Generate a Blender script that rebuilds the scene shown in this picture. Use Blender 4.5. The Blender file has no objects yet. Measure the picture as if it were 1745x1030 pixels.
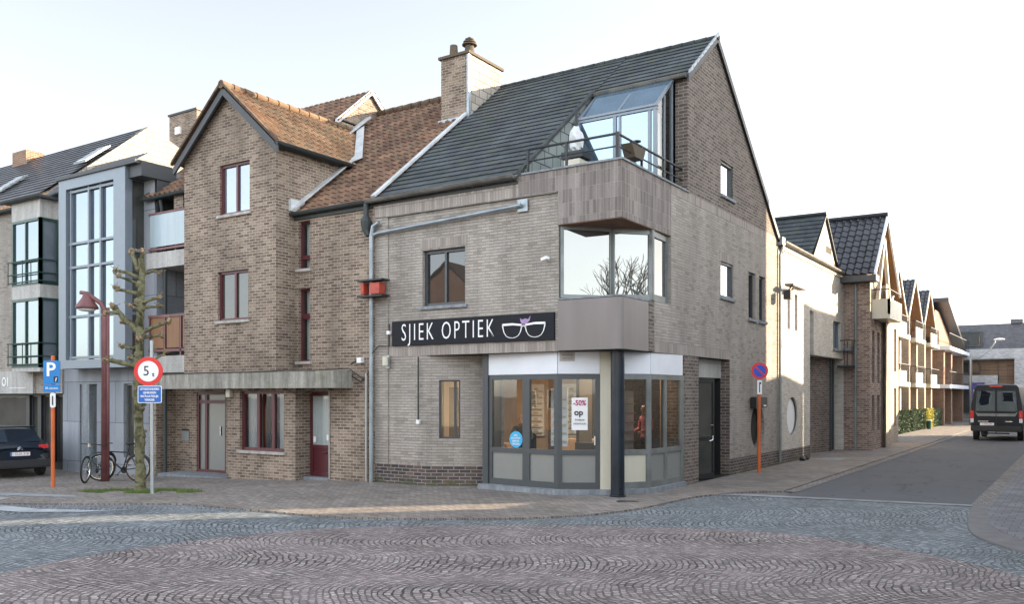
import bpy, bmesh, math, random
from mathutils import Vector, Matrix
random.seed(7)
R = math.radians
S = bpy.context.scene
COL = S.collection
# ------------------------------------------------------------------ camera, sky, sun, exposure
cam = bpy.data.cameras.new('camera'); co = bpy.data.objects.new('camera', cam); COL.objects.link(co)
co.location = (7.315, -14.93, 2.0); co.rotation_euler = (R(90), 0, math.atan2(.548, .836))
cam.sensor_width = 36; cam.lens = 1490/1745*36; cam.shift_y = 159/1745
cam.clip_start = .1; cam.clip_end = 3000
S.camera = co
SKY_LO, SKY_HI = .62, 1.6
SUN_EL, SUN_AZ = R(16), math.atan2(.70, .714)          # azimuth measured from +Y towards +X
w = bpy.data.worlds.new("World"); S.world = w; w.use_nodes = True
nt = w.node_tree; nt.nodes.clear()
o_ = nt.nodes.new('ShaderNodeOutputWorld'); b_ = nt.nodes.new('ShaderNodeBackground')
sk = nt.nodes.new('ShaderNodeTexSky'); sk.sky_type = 'NISHITA'; sk.sun_disc = False
sk.sun_elevation = SUN_EL; sk.sun_rotation = SUN_AZ; sk.air_density = 1.0; sk.dust_density = 1.2; sk.ozone_density = 1.0
hs = nt.nodes.new('ShaderNodeHueSaturation'); hs.inputs['Saturation'].default_value = .36
nt.links.new(sk.outputs[0], hs.inputs['Color']); b_.inputs[1].default_value = .15
# sky brightness raised behind the viewer to light the facades, lowered ahead
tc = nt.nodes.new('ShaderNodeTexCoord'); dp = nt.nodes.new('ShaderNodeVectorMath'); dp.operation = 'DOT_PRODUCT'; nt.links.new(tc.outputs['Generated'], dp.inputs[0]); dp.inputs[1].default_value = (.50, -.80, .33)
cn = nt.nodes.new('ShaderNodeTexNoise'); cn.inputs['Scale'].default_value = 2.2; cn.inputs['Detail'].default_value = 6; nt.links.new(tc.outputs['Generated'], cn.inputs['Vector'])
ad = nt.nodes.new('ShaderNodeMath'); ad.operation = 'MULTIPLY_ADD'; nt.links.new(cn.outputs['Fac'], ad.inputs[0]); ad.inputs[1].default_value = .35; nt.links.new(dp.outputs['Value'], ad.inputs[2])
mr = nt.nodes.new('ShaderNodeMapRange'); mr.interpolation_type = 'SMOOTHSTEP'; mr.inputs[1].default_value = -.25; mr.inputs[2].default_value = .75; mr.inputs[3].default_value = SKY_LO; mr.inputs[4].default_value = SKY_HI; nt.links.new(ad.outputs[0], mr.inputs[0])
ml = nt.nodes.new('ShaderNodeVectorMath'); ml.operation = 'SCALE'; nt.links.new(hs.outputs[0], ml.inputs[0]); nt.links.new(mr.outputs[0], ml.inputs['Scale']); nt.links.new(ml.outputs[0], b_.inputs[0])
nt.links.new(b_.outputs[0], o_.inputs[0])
sl = bpy.data.lights.new('sun', 'SUN'); sl.energy = 4.6; sl.angle = R(.5); sl.color = (1.0, .80, .56)
so = bpy.data.objects.new('sun', sl); COL.objects.link(so)
sd = Vector((math.sin(SUN_AZ)*math.cos(SUN_EL), math.cos(SUN_AZ)*math.cos(SUN_EL), math.sin(SUN_EL)))
so.rotation_euler = sd.to_track_quat('Z', 'Y').to_euler(); so.location = sd*60
S.view_settings.view_transform = 'Standard'; S.view_settings.look = 'None'; S.view_settings.gamma = 1
S.view_settings.exposure = 2.05
S.cycles.max_bounces = 8; S.cycles.transparent_max_bounces = 12; S.cycles.glossy_bounces = 4
S.cycles.sample_clamp_indirect = 6

# ------------------------------------------------------------------ materials
class NT:
    def __init__(s, name):
        s.m = bpy.data.materials.new(name); s.m.use_nodes = True; s.t = s.m.node_tree; s.t.nodes.clear()
        s.out = s.n('ShaderNodeOutputMaterial')
    def n(s, typ, **kw):
        x = s.t.nodes.new(typ)
        for k, v in kw.items(): setattr(x, k, v)
        return x
    def l(s, a, b): s.t.links.new(a, b)
    def inp(s, node, key, v):
        if isinstance(v, bpy.types.NodeSocket): s.l(v, node.inputs[key])
        else: node.inputs[key].default_value = v
    def math(s, op, a, b=None, c=None):
        x = s.n('ShaderNodeMath', operation=op); s.inp(x, 0, a)
        if b is not None: s.inp(x, 1, b)
        if c is not None: s.inp(x, 2, c)
        return x.outputs[0]
    def mix(s, f, a, b, bt='MIX'):
        x = s.n('ShaderNodeMix', data_type='RGBA', blend_type=bt); s.inp(x, 0, f)
        s.inp(x, 6, a if isinstance(a, bpy.types.NodeSocket) else (*a, 1)); s.inp(x, 7, b if isinstance(b, bpy.types.NodeSocket) else (*b, 1))
        return x.outputs[2]
    def pos(s): return s.n('ShaderNodeNewGeometry').outputs['Position']
    def noise(s, sc, det=4, vec=None, rough=.55):
        x = s.n('ShaderNodeTexNoise'); x.inputs['Scale'].default_value = sc; x.inputs['Detail'].default_value = det; x.inputs['Roughness'].default_value = rough
        s.l(vec if vec is not None else s.pos(), x.inputs['Vector']); return x.outputs['Fac']
    def ramp(s, f, stops):
        x = s.n('ShaderNodeValToRGB'); e = x.color_ramp.elements
        while len(e) < len(stops): e.new(.5)
        for i, (p, c) in enumerate(stops): e[i].position = p; e[i].color = (*c, 1) if len(c) == 3 else c
        s.l(f, x.inputs[0]); return x.outputs[0]
    def bump(s, h, st=.4, d=.01):
        x = s.n('ShaderNodeBump'); x.inputs['Strength'].default_value = st; x.inputs['Distance'].default_value = d; s.l(h, x.inputs['Height']); return x.outputs[0]
    def bsdf(s, col, rough=.8, metal=0, nrm=None, spec=.5, **kw):
        p = s.n('ShaderNodeBsdfPrincipled'); s.inp(p, 'Base Color', col if isinstance(col, bpy.types.NodeSocket) else (*col, 1))
        s.inp(p, 'Roughness', rough); s.inp(p, 'Metallic', metal); p.inputs['Specular IOR Level'].default_value = spec
        if nrm is not None: s.l(nrm, p.inputs['Normal'])
        for k, v in kw.items(): p.inputs[k].default_value = v
        s.l(p.outputs[0], s.out.inputs[0]); return p
    def boxuv(s, swap=False):
        g = s.n('ShaderNodeNewGeometry'); sp = s.n('ShaderNodeSeparateXYZ'); s.l(g.outputs['Position'], sp.inputs[0])
        sn = s.n('ShaderNodeSeparateXYZ'); s.l(g.outputs['True Normal'], sn.inputs[0])
        ax = s.math('ABSOLUTE', sn.outputs[0]); isx = s.math('GREATER_THAN', ax, .707)
        u = s.n('ShaderNodeMix', data_type='FLOAT'); s.l(isx, u.inputs[0]); s.l(sp.outputs[0], u.inputs[2]); s.l(sp.outputs[1], u.inputs[3])
        az = s.math('ABSOLUTE', sn.outputs[2]); isz = s.math('GREATER_THAN', az, .8)
        v = s.n('ShaderNodeMix', data_type='FLOAT'); s.l(isz, v.inputs[0]); s.l(sp.outputs[2], v.inputs[2]); s.l(sp.outputs[1], v.inputs[3])
        c = s.n('ShaderNodeCombineXYZ'); a, b = (v.outputs[0], u.outputs[0]) if swap else (u.outputs[0], v.outputs[0])
        s.l(a, c.inputs[0]); s.l(b, c.inputs[1]); return c.outputs[0], sp.outputs[2]

def brick(name, stops, mortar, bw=.22, rh=.0755, ms=.011, swap=False, stain=.25, off=.5, moss=None, rough=.9, bs=.5, stretch=(.9,.9,.25), mfac=1.0):
    """stops: colour ramp over a random value per brick"""
    n = NT(name); uv, z = n.boxuv(swap)
    wob = n.n('ShaderNodeTexNoise'); wob.inputs['Scale'].default_value = 9; n.l(n.pos(), wob.inputs['Vector'])
    va = n.n('ShaderNodeVectorMath', operation='SUBTRACT'); n.l(wob.outputs['Color'], va.inputs[0]); va.inputs[1].default_value = (.5, .5, .5)
    vb = n.n('ShaderNodeVectorMath', operation='SCALE'); n.l(va.outputs[0], vb.inputs[0]); vb.inputs['Scale'].default_value = .012
    vc = n.n('ShaderNodeVectorMath', operation='ADD'); n.l(uv, vc.inputs[0]); n.l(vb.outputs[0], vc.inputs[1])
    bt = n.n('ShaderNodeTexBrick'); bt.offset = off; n.l(vc.outputs[0], bt.inputs['Vector'])
    for k, v in (('Color1', (0, 0, 0, 1)), ('Color2', (1, 1, 1, 1)), ('Mortar', (.5, .5, .5, 1)), ('Scale', 1), ('Mortar Size', ms), ('Mortar Smooth', .25), ('Brick Width', bw), ('Row Height', rh), ('Bias', 0)): bt.inputs[k].default_value = v
    col = n.ramp(bt.outputs['Color'], stops)
    fine = n.noise(45, 5); col = n.mix(.35, col, n.ramp(fine, [(.3, (.3, .3, .3)), (.7, (.75, .75, .75))]), 'OVERLAY')
    mf = n.math('MULTIPLY', bt.outputs['Fac'], mfac)
    mcol = n.mix(n.noise(3.0, 4), tuple(c*.75 for c in mortar), tuple(min(1, c*1.25) for c in mortar))
    col = n.mix(mf, col, mcol)
    mp = n.n('ShaderNodeMapping'); mp.inputs['Scale'].default_value = stretch; n.l(n.pos(), mp.inputs[0])
    st = n.ramp(n.noise(1.6, 6, mp.outputs[0], .62), [(.32, (1-stain,)*3), (.62, (1.0, 1.0, 1.0))])
    col = n.mix(1.0, col, st, 'MULTIPLY')
    if moss is not None:
        ng = n.noise(2.2, 5); low = n.n('ShaderNodeMapRange'); low.inputs[1].default_value = moss; low.inputs[2].default_value = moss-.55; low.inputs[3].default_value = -.25; low.inputs[4].default_value = .42
        n.l(z, low.inputs[0]); f = n.math('MULTIPLY', n.math('ADD', ng, low.outputs[0]), 1.0); f = n.ramp(f, [(.62, (0, 0, 0)), (.8, (.75, .75, .75))])
        col = n.mix(f, col, (.07, .08, .035))
    h = n.math('SUBTRACT', n.math('MULTIPLY', fine, .35), bt.outputs['Fac'])
    n.bsdf(col, rough, 0, n.bump(h, bs, .008), .3); return n.m

def plain(name, col, rough=.6, metal=0, var=.12, sc=6, bump=0, spec=.5, dirt=0, streak=False, **kw):
    n = NT(name); vec = None
    if streak:
        mp = n.n('ShaderNodeMapping'); mp.inputs['Scale'].default_value = (1, 1, .15); n.l(n.pos(), mp.inputs[0]); vec = mp.outputs[0]
    f = n.noise(sc, 5, vec)
    c = n.mix(f, tuple(x*(1-var) for x in col), tuple(min(1, x*(1+var)) for x in col))
    if dirt:
        c = n.mix(1.0, c, n.ramp(n.noise(2.3, 6, vec), [(.35, (1-dirt,)*3), (.6, (1, 1, 1))]), 'MULTIPLY')
    rr = n.math('ADD', n.math('MULTIPLY', n.noise(sc*3, 3), .14), rough-.07) if rough > .12 else rough
    n.bsdf(c, rr, metal, n.bump(n.noise(sc*8, 5), bump, .01) if bump else None, spec, **kw); return n.m

def concrete(name, col, streaks=.45, board=False, moss=0):
    n = NT(name); mp = n.n('ShaderNodeMapping'); mp.inputs['Scale'].default_value = (3.2, 3.2, .35) if not board else (.5, .5, 9); n.l(n.pos(), mp.inputs[0])
    f = n.noise(2.0, 7, mp.outputs[0], .65); g = n.noise(14, 5)
    c = n.mix(n.ramp(f, [(.35, (0, 0, 0)), (.7, (1, 1, 1))]), tuple(x*(1-streaks) for x in col), tuple(min(1, x*1.12) for x in col))
    c = n.mix(.3, c, n.ramp(g, [(.3, (.3,)*3), (.7, (.7,)*3)]), 'OVERLAY')
    if moss: c = n.mix(n.ramp(n.noise(1.3, 6), [(.55, (0,)*3), (.7, (moss,)*3)]), c, (.10, .105, .05))
    n.bsdf(c, .9, 0, n.bump(g, .3, .01), .3); return n.m

def tilemat(name, c1, c2, rough=.75, moss=None, sun=0):
    n = NT(name); uv = n.n('ShaderNodeUVMap').outputs[0]
    fl = n.n('ShaderNodeVectorMath', operation='FLOOR'); n.l(uv, fl.inputs[0])
    wn = n.n('ShaderNodeTexWhiteNoise', noise_dimensions='2D'); n.l(fl.outputs[0], wn.inputs['Vector'])
    c = n.mix(wn.outputs['Value'], c1, c2)
    fr = n.n('ShaderNodeVectorMath', operation='FRACTION'); n.l(uv, fr.inputs[0]); sp = n.n('ShaderNodeSeparateXYZ'); n.l(fr.outputs[0], sp.inputs[0])
    j = n.math('LESS_THAN', sp.outputs[0], .05); c = n.mix(n.math('MULTIPLY', j, .6), c, (.01, .01, .01))
    f = n.noise(1.2, 7); c = n.mix(1, c, n.ramp(f, [(.3, (.6,)*3), (.65, (1.1,)*3)]), 'MULTIPLY')
    if moss: c = n.mix(n.ramp(n.noise(3.5, 7), [(.5, (0,)*3), (.66, (.7,)*3)]), c, moss)
    n.bsdf(c, rough, 0, n.bump(n.noise(30, 5), .35, .01), .4); return n.m

def glass_opaque(name, refl=.6, inner=(.03, .035, .04), tint=(.95, .97, 1), wob=.0):
    """strongly reflecting pane with a dark room behind it"""
    n = NT(name); g = n.n('ShaderNodeBsdfGlossy'); g.inputs['Color'].default_value = (*tint, 1); g.inputs['Roughness'].default_value = .01
    d = n.n('ShaderNodeBsdfDiffuse'); v = n.noise(1.7, 3); n.l(n.mix(v, tuple(x*.5 for x in inner), tuple(x*1.5 for x in inner)), d.inputs['Color'])
    nn = n.bump(n.noise(1.4, 1), .06, .03); n.l(nn, g.inputs['Normal'])
    m = n.n('ShaderNodeMixShader'); m.inputs[0].default_value = refl; n.l(d.outputs[0], m.inputs[1]); n.l(g.outputs[0], m.inputs[2]); n.l(m.outputs[0], n.out.inputs[0]); return n.m
def glass_clear(name, refl=.15, tint=(.9, .94, .93)):
    n = NT(name); g = n.n('ShaderNodeBsdfGlossy'); g.inputs['Roughness'].default_value = .01
    nn = n.bump(n.noise(1.4, 1), .05, .03); n.l(nn, g.inputs['Normal'])
    d = n.n('ShaderNodeBsdfTransparent'); d.inputs['Color'].default_value = (*tint, 1)
    lw = n.n('ShaderNodeLayerWeight'); lw.inputs[0].default_value = .25
    f = n.math('ADD', n.math('MULTIPLY', lw.outputs['Fresnel'], .8), refl)
    m = n.n('ShaderNodeMixShader'); n.l(f, m.inputs[0]); n.l(d.outputs[0], m.inputs[1]); n.l(g.outputs[0], m.inputs[2]); n.l(m.outputs[0], n.out.inputs[0]); return n.m
def cobble(name, stops, mortar, bw=.12, wid=1.55, rad=1.0, flip=1):
    n = NT(name); sp = n.n('ShaderNodeSeparateXYZ'); n.l(n.pos(), sp.inputs[0])
    X, Y = sp.outputs[0], sp.outputs[1]
    wx = n.n('ShaderNodeTexNoise'); wx.inputs['Scale'].default_value = 3.2; n.l(n.pos(), wx.inputs['Vector']); sw = n.n('ShaderNodeSeparateColor'); n.l(wx.outputs['Color'], sw.inputs[0])
    s_ = n.math('ADD', n.math('ADD', n.math('MULTIPLY', X, .836), n.math('MULTIPLY', Y, .549)), n.math('MULTIPLY', sw.outputs[0], .13))
    t_ = n.math('ADD', n.math('SUBTRACT', n.math('MULTIPLY', Y, .836), n.math('MULTIPLY', X, .549)), n.math('MULTIPLY', sw.outputs[1], .13))
    wl = n.n('ShaderNodeTexNoise'); wl.inputs['Scale'].default_value = .55; wl.inputs['Detail'].default_value = 3; n.l(n.pos(), wl.inputs['Vector']); s2 = n.n('ShaderNodeSeparateColor'); n.l(wl.outputs['Color'], s2.inputs[0])
    s_ = n.math('ADD', s_, n.math('MULTIPLY', s2.outputs[0], .55)); t_ = n.math('ADD', t_, n.math('MULTIPLY', s2.outputs[1], .8))
    t_ = n.math('ADD', t_, 100.3)
    lane = n.math('FLOOR', n.math('DIVIDE', t_, wid)); tm = n.math('SUBTRACT', n.math('SUBTRACT', t_, n.math('MULTIPLY', lane, wid)), wid/2)
    arc = n.math('SQRT', n.math('SUBTRACT', rad*rad, n.math('MULTIPLY', tm, tm)))
    sg = n.math('SUBTRACT', n.math('MULTIPLY', n.math('MODULO', lane, 2), 2), 1)       # lanes bulge alternately
    q = n.math('ADD', s_, n.math('MULTIPLY', n.math('MULTIPLY', arc, sg), flip))
    al = n.math('MULTIPLY', n.math('ARCSINE', n.math('DIVIDE', tm, rad)), rad)
    c = n.n('ShaderNodeCombineXYZ'); n.l(al, c.inputs[0]); n.l(n.math('ADD', q, 50), c.inputs[1]); n.l(n.math('MULTIPLY', lane, 3.7), c.inputs[2])
    bt = n.n('ShaderNodeTexBrick'); bt.offset = .5; n.l(c.outputs[0], bt.inputs['Vector'])
    for k, v in (('Color1', (0, 0, 0, 1)), ('Color2', (1, 1, 1, 1)), ('Mortar', (.5,)*3+(1,)), ('Scale', 1), ('Mortar Size', .014), ('Mortar Smooth', .45), ('Brick Width', bw*.95), ('Row Height', bw), ('Bias', 0)): bt.inputs[k].default_value = v
    col = n.ramp(bt.outputs['Color'], stops); f = n.noise(38, 6, None, .7)
    col = n.mix(.65, col, n.ramp(f, [(.35, (.2,)*3), (.65, (.82,)*3)]), 'OVERLAY')
    mm = n.math('MULTIPLY', bt.outputs['Fac'], n.ramp(n.noise(1.1, 5), [(.3, (.35,)*3), (.6, (1,)*3)]))
    col = n.mix(mm, col, mortar)
    col = n.mix(1, col, n.ramp(n.noise(.5, 7), [(.3, (.78,)*3), (.7, (1.08,)*3)]), 'MULTIPLY')
    h = n.math('SUBTRACT', n.math('MULTIPLY', f, .25), bt.outputs['Fac'])
    n.bsdf(col, n.math('ADD', n.math('MULTIPLY', n.noise(2, 4), .25), .6), 0, n.bump(h, 1.0, .016), .3); return n.m
def paver(name, stops, mortar, bw=.22, rh=.11, rot=0.0, ms=.008, off=.5):
    n = NT(name); mp = n.n('ShaderNodeMapping'); mp.inputs['Rotation'].default_value = (0, 0, rot); n.l(n.pos(), mp.inputs[0])
    bt = n.n('ShaderNodeTexBrick'); bt.offset = off; n.l(mp.outputs[0], bt.inputs['Vector'])
    for k, v in (('Color1', (0, 0, 0, 1)), ('Color2', (1, 1, 1, 1)), ('Mortar', (.5,)*3+(1,)), ('Scale', 1), ('Mortar Size', ms), ('Mortar Smooth', .3), ('Brick Width', bw), ('Row Height', rh), ('Bias', 0)): bt.inputs[k].default_value = v
    col = n.ramp(bt.outputs['Color'], stops); f = n.noise(50, 5)
    col = n.mix(.35, col, n.ramp(f, [(.3, (.3,)*3), (.7, (.72,)*3)]), 'OVERLAY'); col = n.mix(bt.outputs['Fac'], col, mortar)
    col = n.mix(1, col, n.ramp(n.noise(.6, 8, None, .65), [(.3, (.68,)*3), (.65, (1.08,)*3)]), 'MULTIPLY')
    n.bsdf(col, .85, 0, n.bump(n.math('SUBTRACT', n.math('MULTIPLY', f, .3), bt.outputs['Fac']), .45, .006), .3); return n.m

g3 = lambda a, k=1.0: tuple(x*k for x in a)
M = {}
M['brick_main'] = brick('greige_brick', [(0, (.26, .232, .20)), (.2, (.33, .295, .257)), (.7, (.38, .341, .298)), (1, (.345, .318, .288))], (.30, .27, .25), ms=.006, stain=.30, bs=1.5, rh=.062, bw=.21, stretch=(1.1, 1.1, .22))
M['brick_rear'] = brick('pale_cream_brick', [(0, (.46, .42, .36)), (.5, (.55, .50, .43)), (1, (.60, .56, .50))], (.46, .43, .39), ms=.007, rh=.062, bw=.21, stain=.15, bs=.9)
M['brick_sold'] = brick('greige_soldier_brick', [(0, (.25, .215, .19)), (.3, (.32, .28, .25)), (1, (.37, .33, .295))], (.28, .25, .23), bw=.26, rh=.07, ms=.006, swap=True, off=0, stain=.3, bs=1.2, stretch=(2.5, 2.5, .2))
M['brick_parapet'] = brick('brown_grey_parapet_brick', [(0, (.17, .145, .132)), (.4, (.215, .183, .168)), (1, (.27, .235, .215))], (.36, .335, .31), bw=.275, rh=.076, ms=.0055, swap=True, off=0, stain=.42, bs=.9, stretch=(3.5, 3.5, .15))
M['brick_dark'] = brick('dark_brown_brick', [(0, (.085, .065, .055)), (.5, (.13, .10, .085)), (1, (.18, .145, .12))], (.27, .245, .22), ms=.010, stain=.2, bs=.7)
M['brick_plinth'] = brick('black_brown_plinth_brick', [(0, (.05, .042, .045)), (.5, (.085, .065, .062)), (.9, (.12, .085, .07)), (1, (.2, .12, .08))], (.25, .23, .21), ms=.010, stain=.25, moss=.45)
M['brick_left'] = brick('mixed_buff_brown_brick', [(0, (.125, .089, .068)), (.25, (.170, .122, .093)), (.6, (.232, .170, .130)), (.85, (.275, .207, .158)), (1, (.32, .25, .195))], (.41, .36, .295), rh=.070, bw=.205, ms=.009, stain=.42, moss=.15, bs=1.0, stretch=(.8, .8, .35))
M['brick_red'] = brick('red_brown_brick', [(0, (.14, .085, .072)), (.5, (.23, .15, .12)), (1, (.33, .24, .19))], (.36, .32, .28), stain=.2)
M['brick_orange'] = brick('orange_brick', [(0, (.17, .085, .055)), (1, (.27, .15, .095))], (.34, .28, .22), stain=.15)
M['brick_far'] = brick('pale_far_brick', [(0, (.34, .275, .205)), (1, (.46, .39, .30))], (.5, .45, .4), stain=.15)
M['brick_grey'] = brick('light_grey_brick', [(0, (.30, .30, .30)), (1, (.50, .49, .48))], (.42, .42, .42), stain=.12)
M['brick_anth'] = brick('anthracite_brick', [(0, (.10, .10, .115)), (1, (.16, .155, .165))], (.13, .13, .14), stain=.12)
M['tile_dark'] = tilemat('grey_green_flat_tile', (.042, .051, .058), (.070, .081, .088), .7, (.06, .075, .055))
M['tile_brown'] = tilemat('brown_pantile', (.10, .052, .034), (.22, .125, .078), .8, (.13, .10, .06))
M['tile_sunlit'] = tilemat('sunlit_brown_pantile', (.27, .145, .075), (.42, .25, .135), .85, (.16, .13, .08))  # brown pantile with warm sunlight put into its colour
M['tile_black'] = tilemat('glazed_black_pantile', (.035, .036, .044), (.055, .056, .066), .30)
M['slate_pale'] = brick('pale_slate_cladding', [(0, (.27, .24, .205)), (1, (.36, .325, .28))], (.11, .10, .09), bw=.36, rh=.22, ms=.012, stain=.2, bs=.3)
M['slate_grey'] = brick('grey_slate_cladding', [(0, (.20, .23, .22)), (1, (.27, .30, .29))], (.04, .045, .045), bw=.34, rh=.30, ms=.012, stain=.2, bs=.3)
M['anth'] = plain('anthracite_frame', (.045, .052, .058), .42, var=.1, spec=.5)
M['anth_door'] = plain('anthracite_door_frame', (.050, .057, .062), .45, var=.1)
M['greyframe'] = plain('blue_grey_aluminium', (.17, .20, .235), .45, .2, var=.08)
M['alu'] = plain('weathered_grey_aluminium', (.20, .215, .21), .45, .3, var=.15, dirt=.3)
M['zinc'] = plain('zinc', (.30, .34, .37), .45, .55, var=.2, dirt=.3)
M['lead'] = plain('pale_lead_flashing', (.50, .52, .53), .6, .1, var=.2, dirt=.25)
M['gutter'] = plain('dirty_zinc_gutter', (.17, .16, .145), .6, .3, var=.3, dirt=.4)
M['gutter_dk'] = plain('dark_green_grey_gutter', (.035, .042, .042), .6, .1, var=.3)
M['red_frame'] = plain('bordeaux_paint', (.085, .016, .022), .45, var=.2)
M['white'] = plain('white_panel', (.66, .68, .72), .4, var=.04, dirt=.06)
M['cream'] = plain('cream_panel', (.55, .52, .42), .5, var=.08, dirt=.15, streak=True)
M['brownpan'] = plain('taupe_metal_panel', (.185, .163, .155), .42, .15, var=.16, sc=1.2, dirt=.12, streak=True)
M['post'] = plain('navy_black_steel', (.020, .028, .040), .3, .3, var=.3, dirt=.3, sc=3)
M['iron'] = plain('dark_iron', (.03, .032, .034), .5, .5)
M['concrete'] = concrete('weathered_concrete', (.34, .325, .285), .5, False, .4)
M['conc_lt'] = concrete('light_concrete', (.42, .41, .39), .25)
M['stone_sill'] = concrete('sill_stone', (.40, .38, .35), .3)
M['bluestone'] = concrete('bluestone', (.24, .26, .28), .35)
M['panel_grey'] = brick('grey_concrete_panel', [(0, (.24, .26, .29)), (1, (.29, .31, .34))], (.10, .11, .12), bw=1.25, rh=1.2, ms=.01, stain=.3, bs=.15)
M['timber'] = brick('warm_timber_slats', [(0, (.16, .10, .065)), (1, (.26, .175, .115))], (.05, .035, .03), bw=2.4, rh=.12, ms=.008, stain=.2, bs=.3)
M['wood'] = plain('brown_stained_wood', (.22, .11, .05), .6, var=.3, streak=True)
M['fascia'] = plain('dark_fascia', (.045, .05, .055), .6)
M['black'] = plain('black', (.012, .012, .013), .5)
M['sign_black'] = plain('black_sign_board', (.010, .011, .016), .6, var=.1, spec=.2)
M['letter'] = plain('white_letters', (.8, .8, .8), .5, var=.02)
M['signwhite'] = plain('sign_white', (.75, .75, .75), .45, var=.03)
M['signred'] = plain('sign_red', (.62, .03, .03), .4, var=.05)
M['signblue'] = plain('sign_blue', (.012, .12, .42), .4, var=.05)
M['parkblue'] = plain('parking_blue', (.01, .19, .50), .4, var=.05)
M['orange'] = plain('orange_post', (.55, .12, .03), .5, var=.15, dirt=.2)
M['galv'] = plain('galvanised_steel', (.33, .36, .37), .45, .6, var=.15)
M['lampred'] = plain('wine_red_paint', (.17, .065, .065), .5, var=.2, dirt=.3)
M['rust'] = plain('faded_red_sheet', (.42, .06, .035), .55, var=.3, dirt=.35)
M['curtain'] = plain('net_curtain', (.52, .54, .55), .9, var=.1, sc=3)
M['int_dark'] = plain('dark_room', (.035, .033, .032), .9)
M['int_warm'] = plain('warm_shop_wall', (.36, .26, .18), .8, var=.3, sc=1.5)
M['int_wood'] = plain('shop_wood', (.30, .19, .11), .6, var=.2)
M['int_floor'] = plain('shop_floor', (.22, .18, .15), .5)
M['frost'] = plain('frosted_glass_panel', (.21, .215, .20), .22, var=.06, spec=.6)
M['frostblue'] = plain('frosted_blue_glass', (.34, .42, .46), .25, var=.08, dirt=.15, streak=True)
M['g_mirror'] = glass_opaque('sky_mirror_glass', .72, (.05, .055, .06))
M['g_blue'] = glass_opaque('blue_tinted_mirror_glass', .27, (.07, .10, .13), (.66, .84, 1))
M['g_corner'] = glass_opaque('cream_reflecting_corner_glass', .23, (.05, .055, .06), (1, .985, .94))
M['g_left'] = glass_opaque('pale_blue_mirror_glass', .25, (.05, .06, .07), (.80, .91, 1))
M['g_strong'] = glass_opaque('reflecting_glass', .20, (.10, .12, .14), (.86, .93, 1))
M['g_mid'] = glass_opaque('half_reflecting_glass', .07, (.05, .05, .045))
M['g_dark'] = glass_opaque('dark_window_glass', .06, (.03, .03, .03))
M['g_clear'] = glass_clear('clear_shop_glass', .08)
M['g_side'] = glass_clear('dim_reflecting_glass', .14, (.42, .44, .44))
M['g_curt'] = glass_clear('glass_over_curtain', .12)
M['bark'] = None
M['tyre'] = plain('tyre_rubber', (.018, .018, .018), .85)
M['chrome'] = plain('chrome', (.6, .6, .6), .2, .9, var=.05)
M['lead'].name; M['soil'] = plain('soil', (.09, .07, .05), .95)
M['skin'] = plain('skin', (.45, .28, .2), .6)
M['cloth_dk'] = plain('dark_green_black_cloth', (.02, .028, .022), .9)
M['cloth_pk'] = plain('pink_cloth', (.45, .14, .16), .9)
M['hair'] = plain('dark_hair', (.015, .012, .01), .7)
M['denim'] = plain('navy_denim', (.03, .04, .08), .9)

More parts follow.
